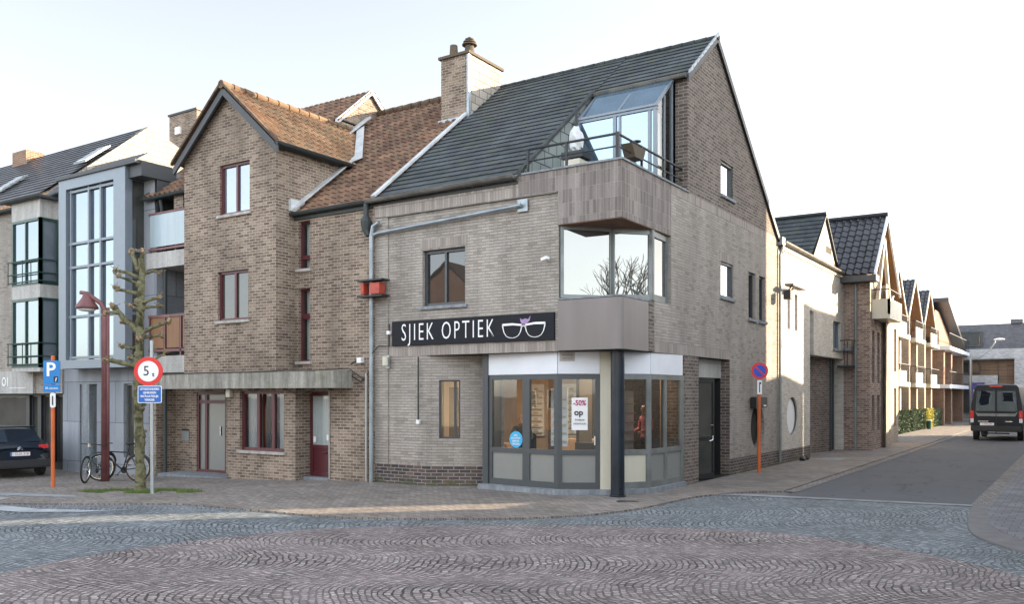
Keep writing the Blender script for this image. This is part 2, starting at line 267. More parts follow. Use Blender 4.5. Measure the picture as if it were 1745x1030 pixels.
# ------------------------------------------------------------------ object helpers
ORG = {}
def link(o, parent=None):
    COL.objects.link(o)
    if parent is not None: o.parent = parent
    return o
def tag(o, label=None, cat=None, group=None, kind=None):
    if label: o['label'] = label
    if cat: o['category'] = cat
    if group: o['group'] = group
    if kind: o['kind'] = kind
    return o
def thing(name, label, cat, loc=(0, 0, 0), group=None):
    o = bpy.data.objects.new(name, None); o.empty_display_size = .2; link(o); o.location = loc; ORG[o.name] = Vector(loc); return tag(o, label, cat, group)
class MB:
    def __init__(s): s.v = []; s.f = []; s.uv = None; s.smooth = False
    def add(s, vs, fs):
        k = len(s.v); s.v += [tuple(v) for v in vs]; s.f += [tuple(i+k for i in f) for f in fs]; return s
    def box(s, x0, x1, y0, y1, z0, z1):
        if x0 > x1: x0, x1 = x1, x0
        if y0 > y1: y0, y1 = y1, y0
        if z0 > z1: z0, z1 = z1, z0
        return s.add([(x0,y0,z0),(x1,y0,z0),(x1,y1,z0),(x0,y1,z0),(x0,y0,z1),(x1,y0,z1),(x1,y1,z1),(x0,y1,z1)], [(0,3,2,1),(4,5,6,7),(0,1,5,4),(1,2,6,5),(2,3,7,6),(3,0,4,7)])
    def obox(s, o, a, b, c):
        """box from corner o with edge vectors a, b, c"""
        o, a, b, c = map(Vector, (o, a, b, c))
        return s.add([o, o+a, o+a+b, o+b, o+c, o+a+c, o+a+b+c, o+b+c], [(0,3,2,1),(4,5,6,7),(0,1,5,4),(1,2,6,5),(2,3,7,6),(3,0,4,7)])
    def poly(s, pts): return s.add(pts, [tuple(range(len(pts)))])
    def prism(s, pts, d):
        d = Vector(d); n = len(pts); P = [Vector(p) for p in pts]
        return s.add(P+[p+d for p in P], [tuple(range(n))[::-1], tuple(range(n, 2*n))]+[(i, (i+1) % n, n+(i+1) % n, n+i) for i in range(n)])
    def tube(s, pts, r, n=8, cap=True):
        P = [Vector(p) for p in pts]; rr = r if isinstance(r, (list, tuple)) else [r]*len(P); k = len(s.v); up = None
        for i, p in enumerate(P):
            d = (P[min(i+1, len(P)-1)]-P[max(i-1, 0)]).normalized()
            if up is None: up = d.orthogonal().normalized()
            up = (up-d*up.dot(d)).normalized(); q = d.cross(up)
            for j in range(n):
                a = 2*math.pi*j/n; s.v.append(tuple(p+(up*math.cos(a)+q*math.sin(a))*rr[i]))
        for i in range(len(P)-1):
            for j in range(n): s.f.append((k+i*n+j, k+i*n+(j+1) % n, k+(i+1)*n+(j+1) % n, k+(i+1)*n+j))
        if cap: s.f.append(tuple(k+j for j in range(n))[::-1]); s.f.append(tuple(k+(len(P)-1)*n+j for j in range(n)))
        return s
    def disc(s, c, nrm, r, t=.01, n=32, r2=None):
        nrm = Vector(nrm).normalized(); c = Vector(c); return s.tube([c, c+nrm*t], [r, r if r2 is None else r2], n)
    def ring(s, c, nrm, r, rt, n=32, m=8):
        nrm = Vector(nrm).normalized(); u = nrm.orthogonal().normalized(); q = nrm.cross(u); c = Vector(c); k = len(s.v)
        for i in range(n):
            a = 2*math.pi*i/n; e = u*math.cos(a)+q*math.sin(a)
            for j in range(m):
                b = 2*math.pi*j/m; s.v.append(tuple(c+e*(r+rt*math.cos(b))+nrm*rt*math.sin(b)))
        for i in range(n):
            for j in range(m): s.f.append((k+i*m+j, k+((i+1) % n)*m+j, k+((i+1) % n)*m+(j+1) % m, k+i*m+(j+1) % m))
        return s
    def ball(s, c, r, n=10, m=7, sc=(1, 1, 1), jit=0):
        k = len(s.v); c = Vector(c)
        for i in range(m+1):
            th = math.pi*i/m
            for j in range(n):
                a = 2*math.pi*j/n; rr = r*(1+random.uniform(-jit, jit)); s.v.append((c.x+rr*sc[0]*math.sin(th)*math.cos(a), c.y+rr*sc[1]*math.sin(th)*math.sin(a), c.z+rr*sc[2]*math.cos(th)))
        for i in range(m):
            for j in range(n): s.f.append((k+i*n+j, k+(i+1)*n+j, k+(i+1)*n+(j+1) % n, k+i*n+(j+1) % n))
        return s
    def build(s, name, mat, parent=None, smooth=False, bevel=0, seg=2, label=None):
        org = Vector((0, 0, 0))
        if parent is not None: org = ORG.get(parent.name, org)
        me = bpy.data.meshes.new(name); me.from_pydata([tuple(Vector(v)-org) for v in s.v], [], s.f)
        if s.uv:
            ul = me.uv_layers.new(name='UVMap')
            for i, uvv in enumerate(s.uv): ul.data[i].uv = uvv
        me.materials.append(M[mat] if isinstance(mat, str) else mat); me.update()
        if smooth: me.polygons.foreach_set('use_smooth', [True]*len(me.polygons))
        o = bpy.data.objects.new(name, me); link(o, parent); ORG[o.name] = org
        if bevel:
            bm = bmesh.new(); bm.from_mesh(me); bmesh.ops.remove_doubles(bm, verts=bm.verts, dist=1e-5)
            bmesh.ops.bevel(bm, geom=[e for e in bm.edges if len(e.link_faces) == 2 and e.calc_face_angle(0) > .5], offset=bevel, segments=seg, affect='EDGES', clamp_overlap=True)
            bm.to_mesh(me); bm.free()
        if label: o['label'] = label
        return o
def struct(name, mb, mat, **k): o = mb.build(name, mat, None, **k); o['kind'] = 'structure'; return o
def copy_tree(o, parent=None):
    c = o.copy(); COL.objects.link(c); c.parent = parent
    ORG[c.name] = ORG.get(o.name, Vector())
    for ch in [x for x in o.children]: copy_tree(ch, c)
    return c
def split_build(mb, name, mat, parent, **k):
    """one object per separate piece"""
    par = {}
    def fd(a):
        while par.setdefault(a, a) != a: a = par[a]
        return a
    key = [tuple(round(c, 4) for c in v) for v in mb.v]
    for f in mb.f:
        for i in f[1:]: par[fd(key[i])] = fd(key[f[0]])
    G_ = {}
    for f in mb.f: G_.setdefault(fd(key[f[0]]), []).append(f)
    out = []
    for fs in G_.values():
        q = MB(); ids = {}
        for f in fs:
            for i in f:
                if i not in ids: ids[i] = len(q.v); q.v.append(mb.v[i])
            q.f.append(tuple(ids[i] for i in f))
        out.append(q.build(name, mat, parent, **k))
    return out
# planes: 'Y' = wall facing -Y at y=c (inward +y), 'X' = wall facing +X at x=c (inward -x)
def PM(pl, c):
    if pl == 'Y': return lambda a, z, d=0: (a, c+d, z)
    if pl == 'X': return lambda a, z, d=0: (c-d, a, z)
    p0, p1 = pl   # oblique plane through two ground points, wall faces to the right-hand side of p0->p1 ; a = metres from p0
    e = (Vector(p1)-Vector(p0)).normalized(); nn = Vector((-e.y, e.x))
    return lambda a, z, d=0: (p0[0]+e.x*a+nn.x*(d+c), p0[1]+e.y*a+nn.y*(d+c), z)
def pbox(mb, f, a0, a1, z0, z1, d0, d1):
    P = [f(a, z, d) for d in (d0, d1) for z in (z0, z1) for a in (a0, a1)]
    return mb.add(P, [(0,1,3,2),(4,6,7,5),(0,4,5,1),(2,3,7,6),(0,2,6,4),(1,5,7,3)])
def wall(mb, pl, c, a0, a1, z0, z1, holes=(), depth=.14):
    """wall skin with real rectangular openings and their reveals; holes = (a0,a1,z0,z1)"""
    f = PM(pl, c); A = sorted({a0, a1, *[h[0] for h in holes], *[h[1] for h in holes]}); Z = sorted({z0, z1, *[h[2] for h in holes], *[h[3] for h in holes]})
    A = [a for a in A if a0 <= a <= a1]; Z = [z for z in Z if z0 <= z <= z1]
    for i in range(len(A)-1):
        for j in range(len(Z)-1):
            ca, cz = (A[i]+A[i+1])/2, (Z[j]+Z[j+1])/2
            if any(h[0] < ca < h[1] and h[2] < cz < h[3] for h in holes): continue
            mb.poly([f(A[i], Z[j]), f(A[i+1], Z[j]), f(A[i+1], Z[j+1]), f(A[i], Z[j+1])])
    for h in holes:
        q = [(h[0], h[2]), (h[1], h[2]), (h[1], h[3]), (h[0], h[3])]
        for k in range(4):
            p, r = q[k], q[(k+1) % 4]; mb.poly([f(p[0], p[1]), f(p[0], p[1], depth), f(r[0], r[1], depth), f(r[0], r[1])])
    return mb
def window(parent, pl, c, a0, a1, z0, z1, mat='anth', glass='g_mid', dep=.12, fw=.055, vs=(), hs=(), bw=.05, curtain=None, room=None, sill=None, name='window', ft=.06, label=None):
    f = PM(pl, c); m = MB()
    pbox(m, f, a0, a0+fw, z0, z1, dep-.02, dep+ft); pbox(m, f, a1-fw, a1, z0, z1, dep-.02, dep+ft)
    pbox(m, f, a0+fw, a1-fw, z0, z0+fw, dep-.02, dep+ft); pbox(m, f, a0+fw, a1-fw, z1-fw, z1, dep-.02, dep+ft)
    for v in vs: pbox(m, f, v-bw/2, v+bw/2, z0+fw, z1-fw, dep-.013, dep+ft-.005)
    for h in hs: pbox(m, f, a0+fw, a1-fw, h-bw/2, h+bw/2, dep-.009, dep+ft-.009)
    o = m.build(name, mat, parent, label=label)
    g = MB(); g.poly([f(a0+.01, z0+.01, dep+.03), f(a1-.01, z0+.01, dep+.03), f(a1-.01, z1-.01, dep+.03), f(a0+.01, z1-.01, dep+.03)]); g.build('pane', glass, o)
    if curtain:
        cm = MB()
        for (b0, b1) in curtain:
            n = max(6, int((b1-b0)/.035)); pts = [f(b0+(b1-b0)*i/n, 0, dep+.16+.025*math.sin(i*1.9)+.01*random.random()) for i in range(n+1)]
            for i in range(n): cm.poly([(pts[i][0], pts[i][1], z0+.03), (pts[i+1][0], pts[i+1][1], z0+.03), (pts[i+1][0], pts[i+1][1], z1-.02), (pts[i][0], pts[i][1], z1-.02)])
        cm.build('curtain', 'curtain', o, smooth=True)
    if room:
        r = MB(); d0, d1 = dep+ft+.001, dep+room; e = .02
        q = [(a0-e, z0-e), (a1+e, z0-e), (a1+e, z1+e), (a0-e, z1+e)]
        for k in range(4): p, s_ = q[k], q[(k+1) % 4]; r.poly([f(*p, d0), f(*s_, d0), f(*s_, d1), f(*p, d1)])
        r.poly([f(*p, d1) for p in q]); r.build('interior', 'int_dark', o)
    if sill:
        s_ = MB(); pbox(s_, f, a0-.06, a1+.06, z0-.07, z0-.003, -.06, dep-.02); s_.build('sill', sill, o)
    return o
def tiles(name, parent, O, A, U, La, Lu, mat, cu=.30, tw=.30, style='flat', clips=(), lift=.03, amp=.028):
    """roof covering: real stepped courses; O eave start, A along the eave, U up the slope"""
    O, A, U = Vector(O), Vector(A).normalized(), Vector(U).normalized(); N = A.cross(U).normalized()
    if N.z < 0: N = -N
    nseg = 1 if style == 'flat' else 6; nc = int(math.ceil(La/tw))*nseg; nr = int(math.ceil(Lu/cu)); vs = []; fs = []; uvs = []
    def hgt(i):
        if style == 'flat': return 0
        p = (i % nseg)/nseg; return amp*(math.sin(2*math.pi*p)+.35*math.sin(4*math.pi*p))
    for r in range(nr):
        v0, v1 = r*cu, min((r+1)*cu, Lu); k = len(vs)
        for i in range(nc+1):
            a = min(i*tw/nseg, La); h = hgt(i); jt = random.uniform(-.003, .003)
            vs += [O+A*a+U*v0+N*(h), O+A*a+U*(v0-.01)+N*(h+lift+jt), O+A*a+U*v1+N*(h+.004)]
        for i in range(nc):
            p = k+3*i; q = p+3; u0, u1 = i/nseg, (i+1)/nseg-.001
            fs.append((p, q, q+1, p+1)); uvs += [(u0, r), (u1, r), (u1, r+.1), (u0, r+.1)]
            fs.append((p+1, q+1, q+2, p+2)); uvs += [(u0, r+.1), (u1, r+.1), (u1, r+.99), (u0, r+.99)]
    org = ORG.get(parent.name, Vector()) if parent else Vector()
    me = bpy.data.meshes.new(name); me.from_pydata([tuple(v-org) for v in vs], [], fs); ul = me.uv_layers.new(name='UVMap')
    for i, x in enumerate(uvs): ul.data[i].uv = x
    if clips:
        bm = bmesh.new(); bm.from_mesh(me)
        for (pt, nn) in clips: bmesh.ops.bisect_plane(bm, geom=bm.verts[:]+bm.edges[:]+bm.faces[:], plane_co=Vector(pt)-org, plane_no=Vector(nn), clear_outer=True)
        bm.to_mesh(me); bm.free()
    me.materials.append(M[mat]); o = bpy.data.objects.new(name, me); link(o, parent); ORG[o.name] = org
    if style != 'flat': me.polygons.foreach_set('use_smooth', [False]*len(me.polygons))
    return o
FONT = {}
def text(s, size, loc, xdir, mat, parent, name='lettering', sx=1.0, align='CENTER', ext=.003, bold=0, up=(0, 0, 1), sp=1.0):
    cu = bpy.data.curves.new('t', 'FONT'); cu.body = s; cu.size = size; cu.align_x = align; cu.align_y = 'CENTER'; cu.extrude = ext; cu.offset = bold; cu.resolution_u = 3; cu.space_character = sp
    o = bpy.data.objects.new('t', cu); COL.objects.link(o); dg = bpy.context.evaluated_depsgraph_get(); dg.update()
    me = bpy.data.meshes.new_from_object(o.evaluated_get(dg)); bpy.data.objects.remove(o); bpy.data.curves.remove(cu)
    X = Vector(xdir).normalized(); U = Vector(up).normalized(); Nn = X.cross(U); org = ORG.get(parent.name, Vector()) if parent else Vector()
    mm = MB(); mm.v = [tuple(Vector(loc)+X*v.co.x*sx+U*v.co.y+Nn*v.co.z) for v in me.vertices]; mm.f = [tuple(p.vertices) for p in me.polygons]
    return mm.build(name, mat, parent)
def gz(x, y=0): return 0 if x > -6.5 else max(-.36, -.033*(-6.5-x))
def gut(mb, p, q, r=.075, n=8):
    """half-round gutter from p to q with a rolled front bead"""
    P, Q = Vector(p), Vector(q); d = (Q-P).normalized(); s = Vector((d.y, -d.x, 0)); k = len(mb.v)
    for e in (P, Q):
        for i in range(n+1):
            a = math.pi*i/n; mb.v.append(tuple(e+s*r*math.cos(a)+Vector((0, 0, -r*math.sin(a)))))
    for i in range(n): mb.f.append((k+i, k+i+1, k+n+2+i, k+n+1+i))
    mb.tube([P+s*r, Q+s*r], .012, 6); mb.add([mb.v[k+i] for i in range(n+1)], [tuple(range(n+1))]); mb.add([mb.v[k+n+1+i] for i in range(n+1)], [tuple(range(n+1))])
    L = (Q-P).length; t = .5
    while t < L:
        c = P+d*t
        for i in range(n):
            a0, a1 = math.pi*i/n, math.pi*(i+1)/n; rr = r+.006
            A_ = [c+d*o+s*rr*math.cos(a)+Vector((0, 0, -rr*math.sin(a))) for o in (-.012, .012) for a in (a0, a1)]; mb.add(A_, [(0, 1, 3, 2)])
        t += .55
    return mb
# ------------------------------------------------------------------ ground
n = NT('worn_asphalt'); mpa = n.n('ShaderNodeMapping'); mpa.inputs['Scale'].default_value = (1.3, .22, 1); n.l(n.pos(), mpa.inputs[0])
va_ = n.n('ShaderNodeTexVoronoi', feature='DISTANCE_TO_EDGE'); va_.inputs['Scale'].default_value = .45; wv = n.n('ShaderNodeVectorMath', operation='ADD'); nz_ = n.n('ShaderNodeTexNoise'); nz_.inputs['Scale'].default_value = 1.5; n.l(n.pos(), nz_.inputs['Vector']); n.l(n.pos(), wv.inputs[0]); n.l(nz_.outputs['Color'], wv.inputs[1]); n.l(wv.outputs[0], va_.inputs['Vector'])
c = n.mix(n.noise(2.0, 6, mpa.outputs[0]), (.062, .066, .076), (.10, .102, .108)); c = n.mix(n.math('MULTIPLY', n.noise(90, 3), .5), c, (.15, .15, .15)); c = n.mix(n.ramp(va_.outputs['Distance'], [(.0, (.7,)*3), (.012, (0, 0, 0))]), c, (.03, .03, .03))
n.bsdf(c, .85, 0, n.bump(n.noise(120, 4), .5, .006), .3); M['asphalt'] = n.m
M['cob_grey'] = cobble('blue_grey_cobbles', [(0, (.13, .15, .165)), (.5, (.20, .226, .243)), (1, (.31, .33, .345))], (.05, .055, .055), bw=.092, wid=1.7, rad=1.15)
M['cob_pur'] = cobble('purple_grey_cobbles', [(0, (.17, .142, .14)), (.3, (.27, .225, .222)), (.6, (.32, .275, .268)), (.85, (.37, .298, .285)), (1, (.47, .43, .40))], (.05, .045, .042), bw=.085, wid=1.62, rad=1.05)
M['paver'] = paver('brown_grey_clay_pavers', [(0, (.175, .154, .138)), (.5, (.235, .206, .184)), (1, (.29, .255, .225))], (.10, .09, .08), .21, .07, 0.3)
M['paver_cool'] = paver('cool_grey_pavers', [(0, (.15, .15, .16)), (1, (.21, .207, .215))], (.09, .09, .10), .22, .22, 0.0)
M['edge'] = plain('pale_concrete_edging', (.25, .265, .28), .85, var=.3, sc=2.5, dirt=.35)
M['kerb'] = paver('kerb_bricks', [(0, (.17, .155, .145)), (1, (.24, .22, .205))], (.09, .085, .08), .11, .22, 0.0)
M['kerbc'] = plain('rough_concrete_kerb', (.16, .155, .155), .9, var=.2, sc=12, dirt=.2)
M['gnd'] = plain('far_ground', (.14, .135, .13), .9, var=.2, sc=.5)
M['whitepaint'] = plain('worn_white_stones', (.36, .38, .40), .8, var=.25, sc=4, dirt=.35)
M['soil2'] = plain('worn_soil', (.10, .09, .075), .95, var=.3)
def layer(name, pts, dz, mat, kind='structure', skirt=0):
    bm = bmesh.new(); vs = [bm.verts.new((p[0], p[1], 0)) for p in pts]; f = bm.faces.new(vs); bmesh.ops.triangulate(bm, faces=[f])
    for x in (-6.5, -17.41): bmesh.ops.bisect_plane(bm, geom=bm.verts[:]+bm.edges[:]+bm.faces[:], plane_co=(x, 0, 0), plane_no=(1, 0, 0))
    if skirt:
        be = [e for e in bm.edges if e.is_boundary]; r = bmesh.ops.extrude_edge_only(bm, edges=be)
        low = {v for v in r['geom'] if isinstance(v, bmesh.types.BMVert)}
    else: low = set()
    for v in bm.verts: v.co.z = gz(v.co.x)+dz-(skirt if v in low else 0)
    for f in bm.faces:
        if abs(f.normal.z) > .5 and f.normal.z < 0: f.normal_flip()
    me = bpy.data.meshes.new(name); bm.normal_update(); bm.to_mesh(me); bm.free(); me.materials.append(M[mat])
    o = bpy.data.objects.new(name, me); link(o); o['kind'] = kind; return o
def smoothpts(p, n=6):
    out = []
    for i in range(len(p)-1):
        a, b, c, d = Vector(p[max(i-1, 0)]), Vector(p[i]), Vector(p[i+1]), Vector(p[min(i+2, len(p)-1)])
        for k in range(n):
            t = k/n; out.append(tuple(.5*((2*b)+(c-a)*t+(2*a-5*b+4*c-d)*t*t+(3*b-a-3*c+d)*t**3)))
    return out+[tuple(p[-1])]
edge = smoothpts([(-10.35, -6.16), (-8.38, -5.54), (-6.67, -4.95), (-4.7, -4.75), (-2.9, -4.6), (-1.7, -4.05), (-.92, -3.55), (-.2, -2.95), (.43, -2.1), (.80, -.8), (.93, 1.15), (1.25, 2.15)])
layer('ground', [(-900, -900), (900, -900), (900, 1500), (-900, 1500)], -.016, 'gnd')
redge = smoothpts([(5.62, 2.87), (5.74, .92), (5.94, -.73), (6.34, -1.65), (6.9, -2.35), (8, -3.2), (11, -4.2), (30, -6.5)])
rin = smoothpts([(5.86, 3.05), (5.97, 1.48), (6.14, .07), (6.62, -1.15), (7.2, -1.85), (8.3, -2.7), (11.2, -3.75), (30, -6.0)])
layer('square_cobbles', [(-34, -6.5)]+edge+[(1.6, 2.3), (5.62, 2.87)]+redge[1:]+[(30, -40), (-34, -40)], -.008, 'cob_grey')
cir = smoothpts([(-2.89, -9.87), (-3.08, -8.82), (-2.98, -7.59), (-2.73, -6.61), (-2.25, -5.51), (-1.45, -4.7), (-.55, -4.02), (.92, -3.12), (2.54, -2.42), (3.82, -2.22), (4.77, -2.46), (5.39, -2.75), (6.06, -3.16), (6.9, -3.91)])
layer('purple_cobbles', cir+[(8.3, -6.2), (8.7, -8.5), (8.1, -11), (6.4, -13), (4, -14), (1.4, -13.7), (-1, -12.4)], -.004, 'cob_pur')
layer('road', [(2.3, 2.52), (5.6, 2.9), (5.6, 110), (2.05, 110)], -.003, 'asphalt')
layer('road_edging', [(1.0, 1.75), (1.3, 2.05), (3.1, 2.36), (5.62, 2.75), (5.62, 2.98), (3.1, 2.62), (1.4, 2.42), (1.0, 2.0)], .001, 'edge')
layer('pavement', [(-34, -6.5)]+edge+[(1.55, 2.75), (2.1, 3.3), (2.06, 12), (1.8, 40), (1.6, 110), (-4, 110), (-4, 3), (-34, 3)], .022, 'paver', skirt=.04)
layer('gutter_strip', [(2.12, 3.3), (2.36, 3.2), (2.32, 12), (2.06, 40), (1.86, 110), (1.62, 110), (1.82, 40), (2.08, 12)], .006, 'kerb')
layer('kerb_course', [(5.58, 2.9), (5.86, 3.05), (5.96, 110), (5.62, 110)], .008, 'kerb')
layer('kerb', redge[:]+rin[::-1], .02, 'kerbc', skirt=.03)
layer('pavement_right', [(5.88, 110), (5.87, 3.05)]+rin[1:]+[(30, 110)], .026, 'paver_cool', skirt=.03)
layer('pale_paving', [(-13.9, -4.9), (-10.4, -4.6), (-9.9, -4.9), (-13.4, -5.3)], .027, 'edge')
layer('white_band', [(-12.6, -6.1), (-8.6, -6.35), (-7.2, -6.1), (-6.4, -5.55), (-7.2, -6.35), (-8.4, -6.8), (-12.6, -6.7)], .000, 'whitepaint')
layer('white_band', [(-14.5, -5.0), (-11.3, -5.5), (-11.1, -5.85), (-14.5, -5.6)], .027, 'whitepaint')
0 and layer('worn_patch', smoothpts([(-6.6, -6.9), (-6.1, -6.45), (-5.4, -6.1), (-5.0, -6.0), (-5.3, -6.35), (-6.0, -6.8), (-6.5, -7.0)], 3), .001, 'soil2')
# drain cover on the pavement by the side door and dark iron cover by the corner
layer('drain_cover', [(.05, -.35), (.42, -.2), (.36, .0), (-.0, -.15)], .027, 'iron')
layer('drain_cover', [(.5, 12.6), (1.1, 12.6), (1.1, 13.6), (.5, 13.6)], .027, 'edge')

# ------------------------------------------------------------------ corner building (optician)
B = thing('corner_building', 'greige brick corner building with dark tiled roof and an optician shop on its ground floor', 'building', (-3, 2.5, 0))
ZG, ZP = 6.47, 6.47
m = MB()
wall(m, 'Y', 0, -6.2, -5.82, .45, 6.02, depth=.1)
wall(m, 'Y', .03, -5.82, -1.39, 2.87, 6.02, [(-4.84, -3.68, 3.94, 5.165)], .12)
wall(m, 'Y', .03, -5.82, -4.72, .45, 2.87)
pbox(m, PM('Y', 0), -5.82, -5.815, .45, 6.02, 0, .03)
m.poly([(-5.82, 0, 6.02), (-1.39, 0, 6.02), (-1.39, .03, 6.02), (-5.82, .03, 6.02)])
wall(m, ((-4.72, .03), (-3.3, .80)), 0, 0, 1.7, .45, 2.87, [(.27, .74, 1.05, 2.33)], .10)      # canted wall of the recess
m.poly([(-4.72, .03, 2.869), (-1.39, .03, 2.869), (-1.39, 1.2, 2.869), (-4.72, 1.2, 2.869)])
m.poly([(-1.39, .03, 3.9), (-1.39, .5, 3.9), (-1.39, .5, 5.37), (-1.39, .03, 5.37)])
# side wall
wall(m, 'X', 0, 2.36, 10.1, 2.87, 6.47, [(5.38, 6.26, 4.38, 5.23), (7.44, 8.02, 4.0, 5.22), (8.32, 8.84, 4.0, 5.21)], .15)
wall(m, 'X', 0, 1.49, 2.36, 2.87, 3.92, depth=.1)
m.poly([(0, 2.36, 3.9), (-.6, 2.36, 3.9), (-.6, 2.36, 5.4), (0, 2.36, 5.4)])
wall(m, 'X', 0, 6.01, 7.6, .42, 2.87); wall(m, 'X', 0, 8.8, 10.1, .42, 2.87)
def porthole_wall(m, y0, y1, z0, z1, cy, cz, r, x=0, n=40, dep=.22):
    cs = [(cy+r*math.cos(2*math.pi*i/n), cz+r*math.sin(2*math.pi*i/n)) for i in range(n)]
    def sq(i):
        a = 2*math.pi*i/n; c, s = math.cos(a), math.sin(a); t = min(((y1-cy)/c if c > 0 else (y0-cy)/c) if abs(c) > 1e-9 else 9e9, ((z1-cz)/s if s > 0 else (z0-cz)/s) if abs(s) > 1e-9 else 9e9)
        return (cy+t*c, cz+t*s)
    for i in range(n):
        j = (i+1) % n; a, b, p, q = cs[i], cs[j], sq(i), sq(j)
        m.poly([(x, *a), (x, *p), (x, *q), (x, *b)])
        m.poly([(x, *a), (x, *b), (x-dep, *b), (x-dep, *a)])
        # fill the corner triangle when the square edge turns between samples
        if abs(p[0]-q[0]) > 1e-6 and abs(p[1]-q[1]) > 1e-6:
            cx = y1 if max(p[0], q[0]) > cy else y0; cz_ = z1 if max(p[1], q[1]) > cz else z0
            m.poly([(x, *p), (x, cx, cz_), (x, *q)])
porthole_wall(m, 7.6, 8.8, .42, 2.87, 8.2, 1.16, .585)
m.build('wall', 'brick_main', B)
m = MB()   # vertical brick courses: frieze, parapet, soldier band, sill course
pbox(m, PM('Y', 0), -6.2, -1.392, 6.03, 6.5, -.002, .05)
f = PM('Y', 0)
q = MB(); q.box(-1.39, -.002, -.004, .2, 5.37, 6.46); q.box(-.2, .004, 0, 2.36, 5.37, 6.46); q.box(-2.3, -1.392, -.005, .2, 6.03, 6.46); split_build(q, 'parapet', 'brick_parapet', B)
m.box(-5.8, -1.41, .026, .05, 2.872, 3.07)
m.box(-.05, .003, 1.49, 6.0, 2.872, 3.09); m.box(-.05, .002, 2.37, 10.1, 6.28, 6.469)
m.box(-4.9, -3.62, .026, .05, 5.168, 5.40); m.box(-5.8, -4.74, .026, .05, .45, .55); m.box(-.04, .003, 5.3, 6.34, 5.235, 5.45)
split_build(m, 'soldier_course', 'brick_sold', B)
m = MB(); m.box(-5.82, -1.4, -.03, .04, 6.005, 6.025); m.build('ledge', 'gutter', B)
m = MB(); m.box(-2.34, .03, -.035, .26, 6.462, 6.50); m.box(-.26, .035, 0, 3.32, 6.462, 6.50); m.build('coping', 'bluestone', B)
m = MB(); m.box(-1.385, -.01, .01, 2.34, 5.355, 5.368); m.build('soffit', plain('rusty_soffit', (.16, .085, .05), .85, var=.5, sc=5), B)
m = MB()
wall(m, 'X', .004, 1.23, 1.49, 2.88, 3.9)
m.poly([(.004, 1.23, 2.88), (.004, 1.23, 3.9), (-.3, 1.23, 3.9), (-.3, 1.23, 2.88)])
# dark gable
f = PM('X', 0); zr = lambda y: 10.46-.80*abs(y-5.0)
hh = (5.38, 6.26, 6.84, 7.67)
ys = sorted([3.31, 5.0, 5.38, 6.26, 10.1]);
for a, b in zip(ys[:-1], ys[1:]):
    segs = [(6.47, None)] if not (a >= 5.38 and b <= 6.26) else [(6.47, 6.84), (7.67, None)]
    for lo, hi in segs: m.poly([(0, a, lo), (0, b, lo), (0, b, hi if hi else max(lo, zr(b))), (0, a, hi if hi else max(lo, zr(a)))])
q = [(5.38, 6.84), (6.26, 6.84), (6.26, 7.67), (5.38, 7.67)]
for k in range(4): p, r_ = q[k], q[(k+1) % 4]; m.poly([(0, *p), (-.22, *p), (-.22, *r_), (0, *r_)])
m.build('gable_wall', 'brick_dark', B)
m = MB(); m.box(-.30, -.001, 3.3, 3.6, 6.3, 9.0); m.build('gable_pier', 'brick_dark', B)
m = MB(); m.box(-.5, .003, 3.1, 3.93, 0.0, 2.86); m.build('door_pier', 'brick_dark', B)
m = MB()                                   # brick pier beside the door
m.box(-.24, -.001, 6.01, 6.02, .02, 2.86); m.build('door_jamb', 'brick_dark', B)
m = MB(); wall(m, 'Y', -.001, -6.2, -4.72, -.1, .45); wall(m, ((-4.72, .0), (-3.3, .77)), 0, 0, 1.7, -.1, .45); split_build(m, 'plinth', 'brick_plinth', B); m = MB(); wall(m, 'X', .001, 6.01, 10.1, -.1, .42); m.build('plinth', 'brick_plinth', B)
m = MB(); m.poly([(-4.72, .035, 2.866), (-.002, .035, 2.866), (-.002, 10.0, 2.866), (-4.72, 10.0, 2.866)]); m.poly([(-6.19, 10.05, -.1), (-.01, 10.05, -.1), (-.01, 10.05, 6.4), (-6.19, 10.05, 6.4)]); m.build('floor_slab', 'int_dark', B)
# roof
rs = .80; L_ = math.hypot(1, rs); U = (0, 1, rs); EY = -.12; EZ = 6.46+EY*rs
m = MB(); m.poly([(-6.2, 0, 6.42), (-2.31, 0, 6.42), (-2.31, 3.22, 9.0), (.0, 3.22, 9.0), (0, 5, 10.42), (-6.2, 5, 10.42)]); m.poly([(-6.2, 5, 10.42), (0, 5, 10.42), (0, 10.3, 6.2), (-6.2, 10.3, 6.2)])
for y0, y1 in ((3.22, 5.0),): pass
rf = m.build('roof', 'fascia', B)
tiles('tile_covering', rf, (-6.2, EY, EZ), (1, 0, 0), U, 3.9, 5.12*L_, 'tile_dark', .245, .30)
tiles('tile_covering', rf, (-2.3, 3.2, 6.46+3.2*rs), (1, 0, 0), U, 2.34, 1.8*L_, 'tile_dark', .245, .30)
tiles('tile_covering', rf, (.04, 10.4, 6.16), (-1, 0, 0), (0, -1, rs), 6.2, 5.4*L_, 'tile_dark', .245, .30)
m = MB()
for i in range(21): x = -6.2+i*.30; m.tube([(x, 5.0, 10.46), (x+.29, 5.0, 10.46)], [.060, .070], 8)
m.build('ridge_tiles', 'tile_dark', rf)
m = MB(); P = [(.05, 3.18, 9.0), (.05, 5.0, 10.47), (.05, 10.35, 6.2)]
for a, b in zip(P[:-1], P[1:]):
    a, b = Vector(a), Vector(b); d = (b-a); m.obox(a+Vector((-.03, 0, -.12)), (.05, 0, 0), d, (0, 0, .17))
m.build('verge', 'iron', rf)
m = MB(); n_ = 9
for i in range(n_):
    a = Vector((.06, 3.18+i*1.82/n_, 9.06+i*1.82*rs/n_)); m.obox(a, (.035, 0, 0), Vector((0, 1.82/n_*1.08, 1.82*rs/n_*.98)), (0, 0, .07))
m.build('verge_flashing', 'zinc', rf)
